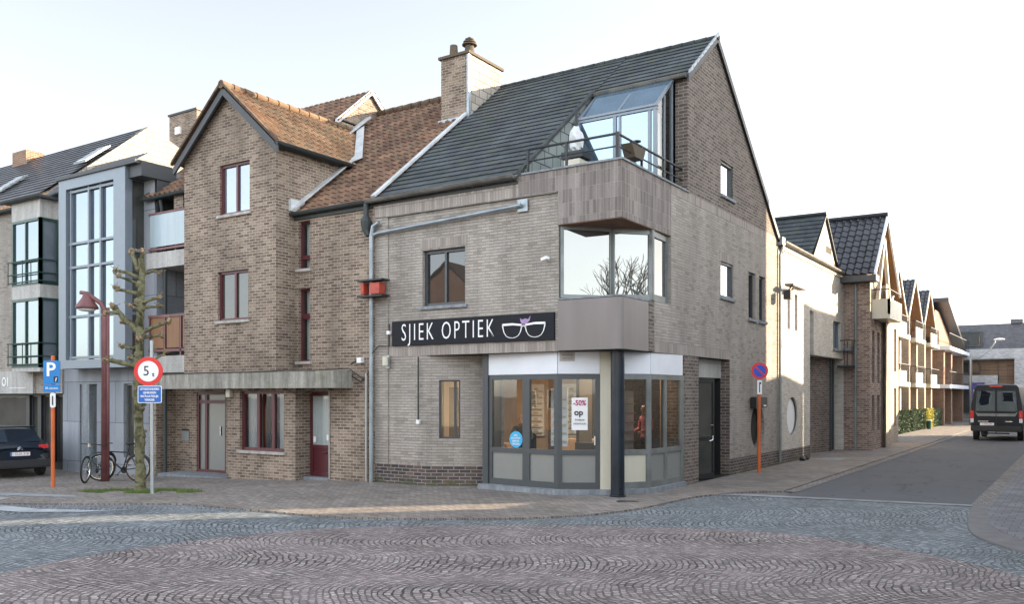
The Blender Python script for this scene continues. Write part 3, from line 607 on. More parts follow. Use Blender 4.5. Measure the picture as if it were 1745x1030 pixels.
m = MB(); m.obox((-6.27, -.05, 6.50), (.13, 0, 0), (0, 3.6, 2.88), (0, -.03, .035)); m.build('party_flashing', 'lead', rf)
m = MB(); gut(m, (-6.35, -.14, 6.42), (-2.34, -.14, 6.46)); m.build('gutter', 'gutter', B)
m = MB(); gut(m, (-2.28, 3.13, 9.0), (.02, 3.13, 9.03), .07); m.build('gutter', 'gutter', B)
m = MB(); m.box(-6.2, -2.33, -.03, .06, 6.30, 6.37); m.build('fascia_board', 'black', B)
m = MB(); m.tube([(.1, 10.35, 6.4), (.1, 10.12, 6.2), (.06, 10.05, 6.0), (.06, 10.05, .1)], .04, 8); m.box(-.02, .14, 10.0, 10.28, 6.28, 6.5); m.build('downpipe', 'alu', B)
# terrace: cheek, floor, railing
m = MB(); m.poly([(-2.31, .2, 6.4), (-2.31, 3.22, 6.4), (-2.31, 3.22, 9.04), (-2.31, .2, 6.62)]); m.build('terrace_cheek', 'slate_grey', B)
m = MB(); m.obox((-2.33, -.05, 6.47), (.10, 0, 0), (0, 3.25, 2.6), (0, 0, .08)); m.build('cheek_flashing', 'tile_dark', B)
m = MB(); m.box(-2.31, -.05, .15, 3.3, 6.1, 6.14); m.build('terrace_floor', 'edge', B)
m = MB()
for x, y in ((-2.16, .12), (-1.26, .12), (-.14, .12), (-.14, 1.2), (-.14, 2.3)): m.box(x-.022, x+.022, y-.022, y+.022, 6.45, 7.0)
m.box(-.17, -.11, .09, .15, 6.45, 7.03)
for z, r in ((7.0, .026), (6.76, .017)): m.tube([(-2.18, .12, z), (-.14, .12, z), (-.14, 3.4, z)], r, 8)
m.build('railing', 'iron', B)
# glazed conservatory
C_ = MB(); x0, x1, y0, zt = -2.16, -.31, 2.25, 8.13
def bar(mb, p, q, w=.06, h=.06):
    p, q = Vector(p), Vector(q); d = (q-p).normalized(); s = d.cross(Vector((0, 0, 1)));
    s = Vector((1, 0, 0)) if s.length < .1 else s.normalized(); u = s.cross(d).normalized(); mb.obox(p-s*w/2-u*h/2, s*w, q-p, u*h)
for x in (x0, x1, -1.26): bar(C_, (x, y0, 6.14), (x, y0, zt), .08, .06)
bar(C_, (-1.14, y0, 6.14), (-1.14, y0, zt), .05, .05); bar(C_, (-.44, y0, 6.14), (-.44, y0, zt), .07, .05)
for z in (6.2, zt-.02, zt+.03): bar(C_, (x0-.05, y0, z), (x1+.05, y0, z), .07, .07)
for x in (x0, -1.2, x1): bar(C_, (x, y0, zt+.03), (x, 3.18, 8.98), .06, .05)
bar(C_, (x1, 3.1, 6.2), (x1, 3.1, 8.9)); bar(C_, (x1, y0, 6.2), (x1, 3.1, 6.2)); bar(C_, (x1, 2.7, 6.2), (x1, 2.7, 8.5), .05, .05)
cv = C_.build('conservatory', 'greyframe', B)
m = MB(); m.poly([(x0, y0, 6.2), (x1, y0, 6.2), (x1, y0, zt), (x0, y0, zt)]); m.poly([(x0, y0+.02, zt+.05), (x1, y0+.02, zt+.05), (x1, 3.15, 9.0), (x0, 3.15, 9.0)])
m.build('pane', 'g_blue', cv)
m = MB(); m.poly([(x1, y0, 6.2), (x1, 3.1, 6.2), (x1, 3.1, 8.9), (x1, y0, zt)]); m.build('side_pane', 'g_curt', cv)
m = MB()
for b0, b1, y, fx in ((-1.9, -1.2, 2.4, 0), (-.7, -.36, 2.4, 0)):
    for i in range(24): u0, u1 = b0+(b1-b0)*i/24, b0+(b1-b0)*(i+1)/24; m.poly([(u0, y+.03*math.sin(i*2), 6.2), (u1, y+.03*math.sin(i*2+2), 6.2), (u1, y+.03*math.sin(i*2+2), 7.9), (u0, y+.03*math.sin(i*2), 7.9)])
for i in range(16): u0, u1 = 2.3+.38*i/16, 2.3+.38*(i+1)/16; m.poly([(-.40+.02*math.sin(i*2), u0, 6.2), (-.40+.02*math.sin(i*2+2), u1, 6.2), (-.40+.02*math.sin(i*2+2), u1, 8.1), (-.40+.02*math.sin(i*2), u0, 8.1)])
m.build('curtain', 'curtain', cv)
m = MB(); m.box(x0, x1-.03, 3.14, 3.18, 6.14, 8.9); m.build('back_wall', 'int_dark', cv)
m = MB(); m.box(-2.3, -.36, 3.22, 3.26, 6.1, 9.0); m.build('upper_wall', 'fascia', B)
# upper windows
window(B, 'Y', .03, -4.84, -3.68, 3.94, 5.165, 'anth', 'g_dark', .11, .07, vs=(-4.27,), sill='bluestone', label='first-floor window with dark glass above the sign board')
for h in ((5.38, 6.26, 4.38, 5.23), (5.38, 6.26, 6.84, 7.67)): window(B, 'X', 0, *h, 'anth', 'g_mirror', .055, .05, vs=(), sill='bluestone')
for h in ((7.44, 8.02, 4.0, 5.22), (8.32, 8.84, 4.0, 5.21)): window(B, 'X', 0, *h, 'anth', 'g_dark', .10, .05, sill='bluestone')
m = MB(); m.ring((-.15, 8.2, 1.16), (1, 0, 0), .56, .035); rr = m.build('round_window', 'anth', B, smooth=True); m = MB(); m.disc((-.19, 8.2, 1.16), (1, 0, 0), .57, .01, 40); m.build('pane', 'g_mid', rr)
# corner glazing of the first floor
cg = MB(); pts = [(-1.36, .10), (-.06, 1.49), (-.10, 2.33)]; z0, z1 = 3.93, 5.36
def gl(mb, p, q, zz0, zz1, w=.07):
    p, q = Vector((*p, 0)), Vector((*q, 0)); d = (q-p).normalized(); s = Vector((-d.y, d.x, 0))
    for t in (p, q): mb.obox(t-d*w/2-s*.04+Vector((0, 0, zz0)), d*w, s*.08, (0, 0, zz1-zz0))
    for z in (zz0, zz1-w): mb.obox(p-s*.035+Vector((0, 0, z)), q-p, s*.07, (0, 0, w))
mid = tuple(Vector(pts[0]).lerp(Vector(pts[1]), .555))
gl(cg, pts[0], mid, z0, z1); gl(cg, mid, pts[1], z0, z1, .10); gl(cg, pts[1], pts[2], z0, z1, .13)
cw = cg.build('corner_window', 'alu', B); m = MB()
for a, b in ((pts[0], mid), (mid, pts[1]), (pts[1], pts[2])): m.poly([(*a, z0), (*b, z0), (*b, z1), (*a, z1)])
m.build('pane', 'g_corner', cw)
m = MB(); m.prism([(-1.39, .02, 3.885), (-.02, .02, 3.885), (-.02, 2.35, 3.885), (-.5, 2.35, 3.885)], (0, 0, .03)); m.build('window_ledge', 'bluestone', B)
# taupe corner panel
m = MB(); pr = []
for i in range(9): a = math.pi/2*i/8; pr.append((-.10+.10*math.sin(a), .10-.10*math.cos(a)))
outl = [(-1.39, 0)]+pr+[(0, 1.228)]; z0, z1 = 2.88, 3.87
for a, b in zip(outl[:-1], outl[1:]): m.poly([(*a, z0), (*b, z0), (*b, z1), (*a, z1)])
m.poly([(*p, z0) for p in outl]+[(-.3, 1.228, z0), (-1.39, .3, z0)]); m.poly([(*p, z1) for p in outl]+[(-.3, 1.228, z1), (-1.39, .3, z1)])
m.build('corner_panel', 'brownpan', B, smooth=False)
m = MB(); m.tube([(-.30, .44, .0), (-.30, .44, 2.88)], .135, 24); m.tube([(-.30, .44, .02), (-.30, .44, .05)], .16, 24); m.build('corner_post', 'post', B, smooth=False)
# shop front: glazed frames on four facets
SP = [(-3.28, .33), (-1.50, .18), (-.78, .62), (-.52, .78), (-.05, 1.42), (.0, 3.08)]
def facet(i, splits, dz=.12, name='shop_front', hs=(.78,), zt=2.42, mat='anth_door', glass='g_clear', low='frost', fwx=.09):
    a, b = SP[i], SP[i+1]; f = PM((a, b), 0); L = (Vector(b)-Vector(a)).length; m = MB(); S_ = [0]+[s*L for s in splits]+[L]
    g = MB(); lo = MB()
    for s0, s1 in zip(S_[:-1], S_[1:]):
        pbox(m, f, s0, s0+fwx, dz, zt, 0, .07); pbox(m, f, s1-fwx, s1, dz, zt, 0, .07); pbox(m, f, s0+fwx, s1-fwx, dz, dz+.13, 0, .07); pbox(m, f, s0+fwx, s1-fwx, zt-.10, zt, 0, .07); pbox(m, f, s0+fwx, s1-fwx, .80, .90, .0, .07)
        g.poly([f(s0+.02, .85, .035), f(s1-.02, .85, .035), f(s1-.02, zt-.02, .035), f(s0+.02, zt-.02, .035)])
        lo.poly([f(s0+.02, dz+.05, .03), f(s1-.02, dz+.05, .03), f(s1-.02, .85, .03), f(s0+.02, .85, .03)])
    o = m.build(name, mat, B); g.build('pane', glass, o); lo.build('lower_panel', low, o); return o, f, L
facet(0, (.555,), name='shop_window'); d1, fd, Ld = facet(1, (), name='shop_door')
facet(3, (), name='shop_window', mat='alu', low='cream', glass='g_side'); facet(4, (.44, .93), name='shop_window', mat='alu', low='frost', fwx=.05, glass='g_side')
m = MB(); pbox(m, fd, Ld-.12, Ld-.095, 1.0, 1.18, -.05, 0); m.build('handle', 'chrome', d1)
m = MB()
for i, (t0, t1) in ((0, (0, 1)), (1, (0, 1)), (3, (0, 1)), (4, (0, .94))):
    a, b = SP[i], SP[i+1]; f = PM((a, b), 0); L = (Vector(b)-Vector(a)).length; pbox(m, f, .006, L*t1-.006, 2.428, 2.865, -.012, .05)
split_build(m, 'fascia_panel', 'white', B)
m = MB(); f = PM((SP[2], SP[3]), 0); L = (Vector(SP[3])-Vector(SP[2])).length; pbox(m, f, .004, L+.06, .03, 2.865, -.02, .05); m.build('cream_pier', 'cream', B)
m = MB(); base = [(-3.55, .62), (-3.42, .12), (-1.46, .0), (-.72, .48), (-.5, .62), (.04, 1.36), (.06, 3.08), (-.5, 3.08), (-.5, 1.8), (-1.2, 1.4)]
m.prism([(x, y, .0) for x, y in base], (0, 0, .12)); m.build('base_step', 'bluestone', B)
m = MB(); m.box(-3.42, -3.28, .3, .86, .1, 2.87); m.build('corner_post_frame', 'anth_door', B)
# side door: pale panel, open glazed leaf, dark passage
m = MB(); m.box(-.30, -.22, 3.94, 6.0, 2.42, 2.86); m.build('door_panel', 'conc_lt', B)
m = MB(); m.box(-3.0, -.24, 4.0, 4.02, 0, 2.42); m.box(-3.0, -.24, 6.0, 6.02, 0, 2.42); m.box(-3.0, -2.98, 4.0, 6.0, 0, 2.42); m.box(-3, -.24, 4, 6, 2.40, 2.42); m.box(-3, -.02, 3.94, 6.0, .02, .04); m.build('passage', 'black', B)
m = MB(); D0, D1 = (-.16, 3.96), (.03, 4.86); f = PM((D0, D1), 0); L = .92
for s0, s1, q0, q1 in ((0, .07, .06, 2.40), (L-.07, L, .06, 2.40), (.07, L-.07, .06, .18), (.07, L-.07, 2.3, 2.40), (.07, L-.07, .95, 1.03)): pbox(m, f, s0, s1, q0, q1, 0, .05)
dr = m.build('door', 'iron', B); m = MB(); m.poly([f(.05, .1, .025), f(L-.05, .1, .025), f(L-.05, 2.35, .025), f(.05, 2.35, .025)]); m.build('pane', 'g_mid', dr)
m = MB(); m.tube([f(L-.1, 1.05, -.02), f(L-.16, .95, -.05), f(L-.3, .93, -.05)], .015, 6); m.tube([f(L-.1, 1.3, -.03), f(L-.22, 1.3, -.03)], .012, 6); m.build('handle', 'chrome', dr)
# recess window in the canted wall
window(B, ((-4.72, .03), (-3.3, .80)), 0, .27, .74, 1.05, 2.33, 'anth', 'g_clear', .06, .035, vs=(.62,), bw=.05)
# shop interior
m = MB(); m.box(-6.1, -.6, 5.4, 5.45, .1, 2.86); m.box(-6.1, -6.05, 1.2, 5.4, .1, 2.86); m.box(-.62, -.6, 3.2, 5.4, .1, 2.86); m.box(-6.1, -5.0, 1.0, 1.2, .1, 2.86)
room = m.build('shop_room', 'int_warm', B)
m = MB(); m.prism([(-6.1, 1.05, 2.80), (-3.3, 1.05, 2.8), (-3.2, .5, 2.8), (-1.5, .32, 2.8), (-.8, .75, 2.8), (-.25, 1.5, 2.8), (-.25, 3.0, 2.8), (-.6, 3.1, 2.8), (-.6, 5.4, 2.8), (-6.1, 5.4, 2.8)], (0, 0, .03)); m.build('ceiling', 'cream', room)
m = MB(); m.box(-6.1, -.55, .9, 5.4, .10, .13); m.box(-3.2, -.7, .75, .9, .1, .13); m.build('floor', 'int_floor', room)
m = MB()
for x in (-5.2, -4.1, -1.9, -1.0): m.box(x-.28, x+.28, 5.30, 5.38, .9, 2.3)
m.box(-1.05, -.98, 1.9, 2.6, .5, 2.1); m.box(-2.35, -1.95, 1.35, 1.40, .9, 2.15); m.build('display_panel', 'white', room)
m = MB()
for x in (-5.2, -4.1, -1.9, -1.0):
    for k in range(8): m.box(x-.25, x+.25, 5.22, 5.29, .98+k*.16, 1.0+k*.16)
for k in range(6): m.box(-.97, -.92, 1.95, 2.55, .8+k*.2, .82+k*.2); m.box(-2.32, -1.98, 1.28, 1.345, 1.0+k*.18, 1.02+k*.18)
m.build('shelf', 'cream', room)
m = MB()
for x in (-5.2, -4.1, -1.9, -1.0):
    for k in range(8):
        for dx in (-.15, .05):
            for e in (0, .07): m.ring((x+dx+e, 5.2, 1.04+k*.16), (0, 1, 0), .027, .006, 10, 4)
for k in range(6):
    for e in (0, .07): m.ring((-2.2+e, 1.26, 1.06+k*.18), (0, 1, 0), .027, .006, 10, 4)
m.build('spectacles', 'black', room)
m = MB(); m.box(-2.2, -2.12, 2.2, 2.8, .13, 2.4); m.box(-5.9, -5.85, 2.0, 4.6, .6, 2.2); m.box(-4.75, -4.55, 5.25, 5.38, .13, 2.5); m.box(-2.95, -2.75, 5.25, 5.38, .13, 2.5); m.box(-1.7, -1.2, 1.25, 1.6, .7, 1.0); m.tube([(-1.45, 1.42, .13), (-1.45, 1.42, .7)], .1, 10); m.build('dark_stand', 'soil', room)
m = MB(); m.box(-3.3, -1.6, 3.3, 3.9, .1, .95); m.box(-5.4, -4.6, 3.0, 3.6, .1, .8); m.build('counter', 'int_wood', room)
m = MB()
for x in (-4.2, -2.5, -1.2): m.disc((x, 2.6, 2.79), (0, 0, -1), .12, .03)
lm = NT('lit_ceiling_lamp'); e_ = lm.n('ShaderNodeEmission'); e_.inputs[0].default_value = (1, .78, .5, 1); e_.inputs[1].default_value = 3.5; lm.l(e_.outputs[0], lm.out.inputs[0]); m.build('ceiling_lamp', lm.m, room)
for x in (-4.2, -2.5, -1.2):
    la = bpy.data.lights.new('ceiling_lamp', 'AREA'); la.energy = 15; la.size = .5; la.color = (1, .80, .58); lo = bpy.data.objects.new('ceiling_lamp_light', la); link(lo); lo.location = (x, 2.7, 2.72)
# rainwater pipes
m = MB(); m.tube([(-2.2, -.08, 5.84), (-6.05, -.08, 5.66), (-6.2, -.08, 5.62)], .04, 10); m.box(-2.32, -2.08, -.03, -.004, 5.72, 5.97); m.build('rain_pipe', 'zinc', B)
m = MB(); m.tube([(-6.0, -.09, 5.9), (-6.17, -.1, 5.82), (-6.22, -.1, 5.6), (-6.22, -.1, .0)], .05, 12)
for z in (1.0, 2.1, 3.2, 4.9): m.tube([(-6.22, -.1, z), (-6.22, -.1, z+.05)], .06, 12)
m.build('downpipe', 'zinc', B)
m = MB(); m.tube([(-6.36, -.12, 6.42), (-6.36, -.12, 6.1), (-6.36, -.12, 5.95), (-6.36, -.12, 5.75), (-6.3, -.12, 5.62)], [.06, .06, .13, .09, .05], 10); m.build('hopper', 'gutter_dk', B)
m = MB(); m.tube([(-4.91, -.03, 2.84), (-4.91, -.03, 1.45)], .016, 6); m.build('conduit', 'iron', B); m = MB(); m.box(-4.95, -4.87, -.06, .0, 1.37, 1.46); m.build('socket_box', 'signwhite', B)
m = MB(); m.tube([(-5.74, -.03, 3.6), (-5.74, -.03, 3.1), (-6.05, -.04, 3.12), (-6.22, -.14, 2.9), (-6.3, -.06, 2.55), (-6.6, -.03, 2.3), (-7.0, -.03, 2.5)], .013, 6); m.build('cable', 'black', B)

# chimney at the party line
ch = thing('chimney_stack', 'tall brick chimney with a slate clad side and clay pots between the two roofs', 'chimney', (-6.6, 4.2, 9.2))
m = MB(); m.box(-7.02, -6.12, 3.5, 5.02, 8.6, 10.92); m.build('shaft', 'brick_left', ch)
m = MB(); m.box(-6.118, -6.10, 3.52, 5.0, 8.9, 10.9); m.build('slate_cladding', 'slate_pale', ch)
m = MB(); m.box(-6.16, -6.09, 3.47, 3.56, 9.2, 10.9); m.obox((-7.08, 3.44, 9.14), (.98, 0, 0), (0, .05, 0), (0, 0, .16)); m.build('lead_corner', 'zinc', ch)
m = MB(); m.box(-7.08, -6.06, 3.44, 5.08, 10.92, 10.99); m.build('cap', 'soil', ch)
m = MB(); m.tube([(-6.75, 3.7, 11.0), (-6.75, 3.7, 11.32)], [.12, .10], 12); m.tube([(-6.45, 4.0, 11.0), (-6.45, 4.0, 11.35)], [.15, .12], 12)
for zz, rr_ in ((11.36, .2), (11.43, .17), (11.50, .12)): m.disc((-6.45, 4.0, zz), (0, 0, 1), rr_, .03)
m.tube([(-6.45, 4.0, 11.35), (-6.45, 4.0, 11.58)], .04, 8); m.build('chimney_pot', 'soil', ch)

# objects fixed to or standing on the corner building
sg = thing('shop_sign', 'long black sign board reading SJIEK OPTIEK with white spectacles above the shop', 'sign', (-3.56, -.02, 3.37))
m = MB(); m.box(-5.67, -1.46, -.03, .02, 3.10, 3.645); m.build('board', 'sign_black', sg, bevel=.004)
text('SJIEK OPTIEK', .545, (-4.14, -.033, 3.37), (1, 0, 0), 'letter', sg, sx=.615, bold=-.006, sp=1.32)
m = MB()
def strip(mb, pts, w, y=-.04, closed=True):
    n = len(pts)
    for i in range(n if closed else n-1):
        a, b = Vector((pts[i][0], y, pts[i][1])), Vector((pts[(i+1) % n][0], y, pts[(i+1) % n][1])); d = (b-a).normalized(); s = Vector((-d.z, 0, d.x))*w[i % len(w)]/2; mb.poly([a-s-d*.004, b-s+d*.004, b+s+d*.004, a+s-d*.004])
for cx, sgn in ((-2.43, -1), (-1.91, 1)):
    pts = [(cx+sgn*.25, 3.44), (cx+sgn*.235, 3.36), (cx+sgn*.21, 3.28), (cx+sgn*.16, 3.21), (cx+sgn*.09, 3.175), (cx, 3.165), (cx-sgn*.08, 3.18), (cx-sgn*.14, 3.215), (cx-sgn*.185, 3.28), (cx-sgn*.21, 3.36), (cx-sgn*.215, 3.42), (cx, 3.445)]
    strip(m, pts, (.028, .022, .016, .013, .012, .012, .013, .016, .022, .03, .04, .045))
strip(m, [(-2.22, 3.38), (-2.17, 3.41), (-2.12, 3.38)], (.022,), closed=False); m.build('spectacles_emblem', 'letter', sg)
m = MB(); m.poly([(-2.2, -.042, 3.44), (-2.1, -.042, 3.44), (-2.02, -.042, 3.50), (-2.0, -.042, 3.60), (-2.06, -.042, 3.53), (-2.12, -.042, 3.55), (-2.2, -.042, 3.53), (-2.25, -.042, 3.56), (-2.24, -.042, 3.49)]); m.build('bird_emblem', plain('lilac_paint', (.30, .20, .38), .5, var=.3, sc=20), sg)
rb = thing('red_box_sign', 'small faded red box sign on brackets behind the corner downpipe', 'sign', (-6.2, -.1, 4.4))
m = MB(); m.box(-6.42, -6.32, -.25, -.06, 4.28, 4.54); m.box(-6.13, -5.84, -.25, -.06, 4.27, 4.53); split_build(m, 'panel', 'rust', rb, bevel=.01)
m = MB(); m.box(-6.46, -5.72, -.32, -.04, 4.565, 4.60); m.box(-6.46, -5.72, -.32, -.04, 4.21, 4.245); m.box(-6.3, -6.14, -.05, 0, 4.3, 4.56); m.build('bracket', 'iron', rb)
def fixture(name, label, cat, loc, parts):
    t = thing(name, label, cat, loc)
    for nm, mat, fn in parts: mb = MB(); fn(mb); mb.build(nm, mat, t, bevel=.006)
fixture('wall_lamp', 'cream wall lamp at head height beside the corner downpipe', 'lamp', (-5.8, -.02, 2.75), [('lamp_shade', 'cream', lambda b: b.tube([(-5.8, -.1, 2.66), (-5.8, -.1, 2.86)], .07, 10)), ('back_plate', 'galv', lambda b: b.box(-5.86, -5.74, -.03, 0, 2.6, 2.9))])
fixture('sensor_box', 'small white sensor box left of the black sign board', 'sensor', (-5.72, -.02, 3.3), [('housing', 'signwhite', lambda b: b.box(-5.78, -5.70, -.09, 0, 3.36, 3.44))])
fixture('security_light', 'small white floodlight tilted on the brick wall between the first-floor window and the corner window', 'lamp', (-1.65, -.02, 4.7), [('housing', 'signwhite', lambda b: b.obox((-1.70, -.14, 4.66), (.14, -.02, .03), (.02, .1, 0), (-.01, 0, .06))), ('arm', 'iron', lambda b: b.tube([(-1.62, 0, 4.7), (-1.62, -.06, 4.7)], .012, 6))])
fixture('street_name_plate', 'small pale street name plate above the shop door', 'sign', (-1.2, .3, 2.72), [('plate', 'stone_sill', lambda b: pbox(b, PM((SP[1], SP[2]), 0), .04, .34, 2.68, 2.85, -.03, -.013))])
f = PM((SP[1], SP[2]), 0); pp = [o for o in bpy.data.objects if o.name == 'street_name_plate'][0]
for k, s in enumerate(('GROTE', 'MARKT')): pass
m = MB()
for k in range(2): pbox(m, f, .08, .30, 2.79-.06*k, 2.80-.06*k, -.034, -.031)
m.build('lettering', 'soil', pp)
lb = thing('letterbox', 'black letterbox on the side wall behind the orange no-parking post', 'letterbox', (.05, 7.9, 1.7))
m = MB(); m.box(.0, .16, 7.55, 8.55, 1.66, 1.95); m.build('box_body', 'black', lb, bevel=.02); m = MB(); m.box(.155, .165, 8.2, 8.42, 1.70, 1.74); m.build('name_tag', 'signwhite', lb)
# stickers and posters in the shop glass
st = thing('round_sticker', 'round light blue sticker on the shop window left of the door', 'sticker', (-2.6, .2, 1.0))
f0 = PM((SP[0], SP[1]), 0); c = Vector(f0(.72, 1.08, .02)); nn = Vector(f0(0, 0, -1))-Vector(f0(0, 0, 0)); e = (Vector(f0(1, 0))-Vector(f0(0, 0)))
m = MB(); m.disc(c, nn, .17, .006, 40); m.build('disc', plain('cyan_sticker', (.03, .36, .62), .4, var=.03), st)
for k, s in enumerate(('BRIL', 'OOGTEST', 'GRATIS', 'LENZEN')): text(s, .055, c+nn*.012+Vector((0, 0, .085-.06*k)), e, 'letter', st)
po = thing('sale_poster', 'white sale poster reading -50% op in the shop door glass', 'poster', (-1.1, .4, 1.5))
f1 = PM((SP[1], SP[2]), 0); m = MB(); pbox(m, f1, .28, .60, 1.30, 1.95, .022, .028); m.build('sheet', 'signwhite', po); e1 = Vector(f1(1, 0))-Vector(f1(0, 0)); n1 = Vector(f1(0, 0, -1))-Vector(f1(0, 0))
text('-50%', .15, Vector(f1(.44, 1.84, .018)), e1, plain('crimson_ink', (.35, .03, .12), .5), po, sx=.85, bold=.004); text('op', .17, Vector(f1(.42, 1.65, .018)), e1, 'black', po, bold=.005)
for k, s in enumerate(('TWEEDE', 'MONTUUR')): text(s, .05, Vector(f1(.44, 1.50-.075*k, .018)), e1, 'black', po)
# terrace furniture
ts = thing('garden_stove', 'dark tiered terrace stove with a white draped cover on the roof terrace', 'stove', (-1.5, .95, 6.14))
m = MB(); m.ball((-1.5, .95, 7.28), .17, 14, 9, (.85, .85, 1.7), .16); m.build('cover', 'curtain', ts, smooth=False)
m = MB(); m.box(-1.75, -1.25, .75, 1.15, 6.88, 7.02); m.box(-1.72, -1.28, .78, 1.12, 6.14, 6.62); m.tube([(-1.5, .95, 6.14), (-1.5, .95, 7.9)], .03, 8); m.build('frame', 'iron', ts)
m = MB(); m.box(-1.66, -1.3, .72, 1.1, 6.64, 6.84); m.build('firewood', 'cream', ts)
pb = thing('balcony_planter', 'dark basket planter with soil hanging from the side railing of the terrace', 'planter', (-.02, .85, 6.85))
m = MB(); m.prism([(-.05, .55, 6.92), (-.05, 1.2, 6.92), (-.05, 1.08, 6.68), (-.05, .72, 6.68)], (-.24, 0, 0)); m.build('basket', 'soil', pb); m = MB(); m.tube([(-.15, 1.0, 6.9), (-.15, 1.0, 7.05)], .015, 6); m.disc((-.15, 1.0, 7.05), (0, 0, 1), .08, .02); m.build('bird_feeder', 'iron', pb)
# ------------------------------------------------------------------ brown brick house with the gabled bay
H = thing('brick_house', 'brown brick house with a pointed gabled bay and bordeaux window frames left of the optician', 'building', (-10, 2.5, 0))
m = MB()
wall(m, 'Y', 0, -8.8, -6.2, 2.1, 6.46, [(-8.68, -8.28, 5.06, 6.22), (-8.68, -8.28, 2.82, 4.58)], .13)
m.box(-7.66, -6.2, 0, .3, -.1, 2.1)
wall(m, 'Y', -.6, -12.26, -8.8, 2.56, 8.02, [(-10.85, -9.73, 6.5, 7.76), (-10.92, -9.78, 3.86, 5.09)], .10)
m.poly([(-12.26, -.6, 8.02), (-8.8, -.6, 8.02), (-10.50, -.6, 9.58)])
m.poly([(-8.8, -.6, 2.56), (-8.8, 0, 2.56), (-8.8, 0, 6.4), (-8.8, 2.05, 8.06), (-8.8, -.6, 8.06)])
m.poly([(-12.26, -.6, 2.56), (-12.26, 1.3, 2.56), (-12.26, 1.3, 8.0), (-12.26, -.6, 8.0)])
m.poly([(-12.26, -.6, 2.57), (-8.8, -.6, 2.57), (-8.8, .3, 2.57), (-12.26, .3, 2.57)])
wall(m, 'Y', -.30, -10.94, -8.46, -.3, 2.3, [(-10.46, -8.86, .62, 2.1)], .12)
m.poly([(-8.46, -.3, -.2), (-8.46, .22, -.2), (-8.46, .22, 2.3), (-8.46, -.3, 2.3)]); m.poly([(-10.94, -.3, -.3), (-10.94, .6, -.3), (-10.94, .6, 2.3), (-10.94, -.3, 2.3)])
m.box(-8.46, -7.66, .24, .3, -.1, 2.3)
wall(m, 'Y', .6, -14.6, -10.94, -.35, 2.3, [(-13.35, -12.11, -.12, 2.08)], .1)
wall(m, 'Y', 1.2, -14.6, -12.26, 2.3, 7.5, [(-14.3, -13.5, 3.1, 5.1), (-14.4, -13.9, 6.1, 7.4)], .1)
m.box(-14.62, -14.3, -.02, .6, -.35, 2.6); m.box(-13.5, -13.1, -.02, 1.2, 6.9, 7.5); m.box(-14.7, -14.35, .02, 1.2, 6.0, 7.5)
m.build('wall', 'brick_left', H)
m = MB(); m.box(-14.28, -13.52, 1.31, 1.33, 3.1, 5.1); m.box(-14.38, -13.92, 1.31, 1.33, 6.1, 7.4); m.build('balcony_door', 'g_dark', H)
m = MB(); m.poly([(-14.6, 0, 6.42), (-6.2, 0, 6.42), (-6.2, 5, 10.42), (-14.6, 5, 10.42)]); m.poly([(-14.6, 5, 10.42), (-6.2, 5, 10.42), (-6.2, 10.3, 6.2), (-14.6, 10.3, 6.2)]); m.poly([(-14.6, 10.2, 6.2), (-6.2, 10.2, 6.2), (-6.2, 10.2, 0), (-14.6, 10.2, 0)])
rf = m.build('roof', 'fascia', H)
tiles('tile_covering', rf, (-8.78, EY, EZ), (1, 0, 0), U, 2.6, 5.1*L_, 'tile_brown', .30, .22, 'pan')
tiles('tile_covering', rf, (-14.6, 1.9, 6.46+1.9*rs), (1, 0, 0), U, 5.85, 3.1*L_, 'tile_brown', .30, .22, 'pan')
m = MB()
for i in range(24): x = -14.4+i*.345; m.tube([(x, 5.0, 10.52), (x+.33, 5.0, 10.52)], [.09, .11], 8)
m.build('ridge_tiles', 'tile_brown', rf)
# gabled bay roof
tb = .88; LU = math.hypot(1, tb); cl = [((0, 0, 6.47), (0, .8, -1))]
for sgn in (1, -1):
    tiles('bay_tile_covering', rf, (-10.50+sgn*1.94, -.82, 9.66-1.94*tb), (0, 1, 0), (-sgn, 0, tb), 5.4, 1.94*LU, 'tile_sunlit' if sgn > 0 else 'tile_brown', .30, .22, 'pan', cl)  # sun-facing slope takes the tile coloured as sunlit
m = MB()
for i in range(14): y = -.85+i*.36; m.tube([(-10.50, y, 9.68), (-10.50, y+.34, 9.68)], [.11, .09], 8)
m.build('bay_ridge_tiles', 'tile_sunlit', rf)
m = MB()
for sgn in (1, -1): m.obox((-10.50, -.80, 9.42), (sgn*1.95, 0, -1.95*tb), (0, .06, 0), (0, 0, .20))
m.build('bargeboard', 'fascia', rf)
m = MB()
for sgn in (1, -1):
    for i in range(9):
        a = Vector((-10.50+sgn*.02, -.86, 9.66)); d = Vector((sgn*1.95/9, 0, -1.95*tb/9)); m.obox(a+d*i+Vector((0, 0, .02)), d*1.05, (0, .09, 0), (0, 0, .07))
m.build('verge_tiles', 'tile_brown', rf)
m = MB(); gut(m, (-8.56, -.8, 7.97), (-8.56, 1.95, 7.97), .07); m.obox((-8.8, -.7, 7.9), (.2, 0, 0), (0, 2.6, 0), (0, 0, .05)); m.build('bay_gutter', 'gutter_dk', H)
m = MB(); gut(m, (-8.78, -.14, 6.40), (-6.4, -.14, 6.42), .07); m.box(-8.78, -6.25, -.05, .02, 6.26, 6.38); m.build('gutter', 'gutter_dk', H)
m = MB(); m.obox((-8.78, -.15, 6.50), (.18, 0, 0), (0, 2.2, 1.76), (0, 0, .05)); m.box(-8.80, -8.72, -.2, .25, 6.46, 6.75); m.build('step_flashing', 'lead', H)
m = MB(); m.obox((-8.62, 1.92, 8.05), (.16, .02, .02), (-.0, 0, 0), (0, 0, .03)) if False else None
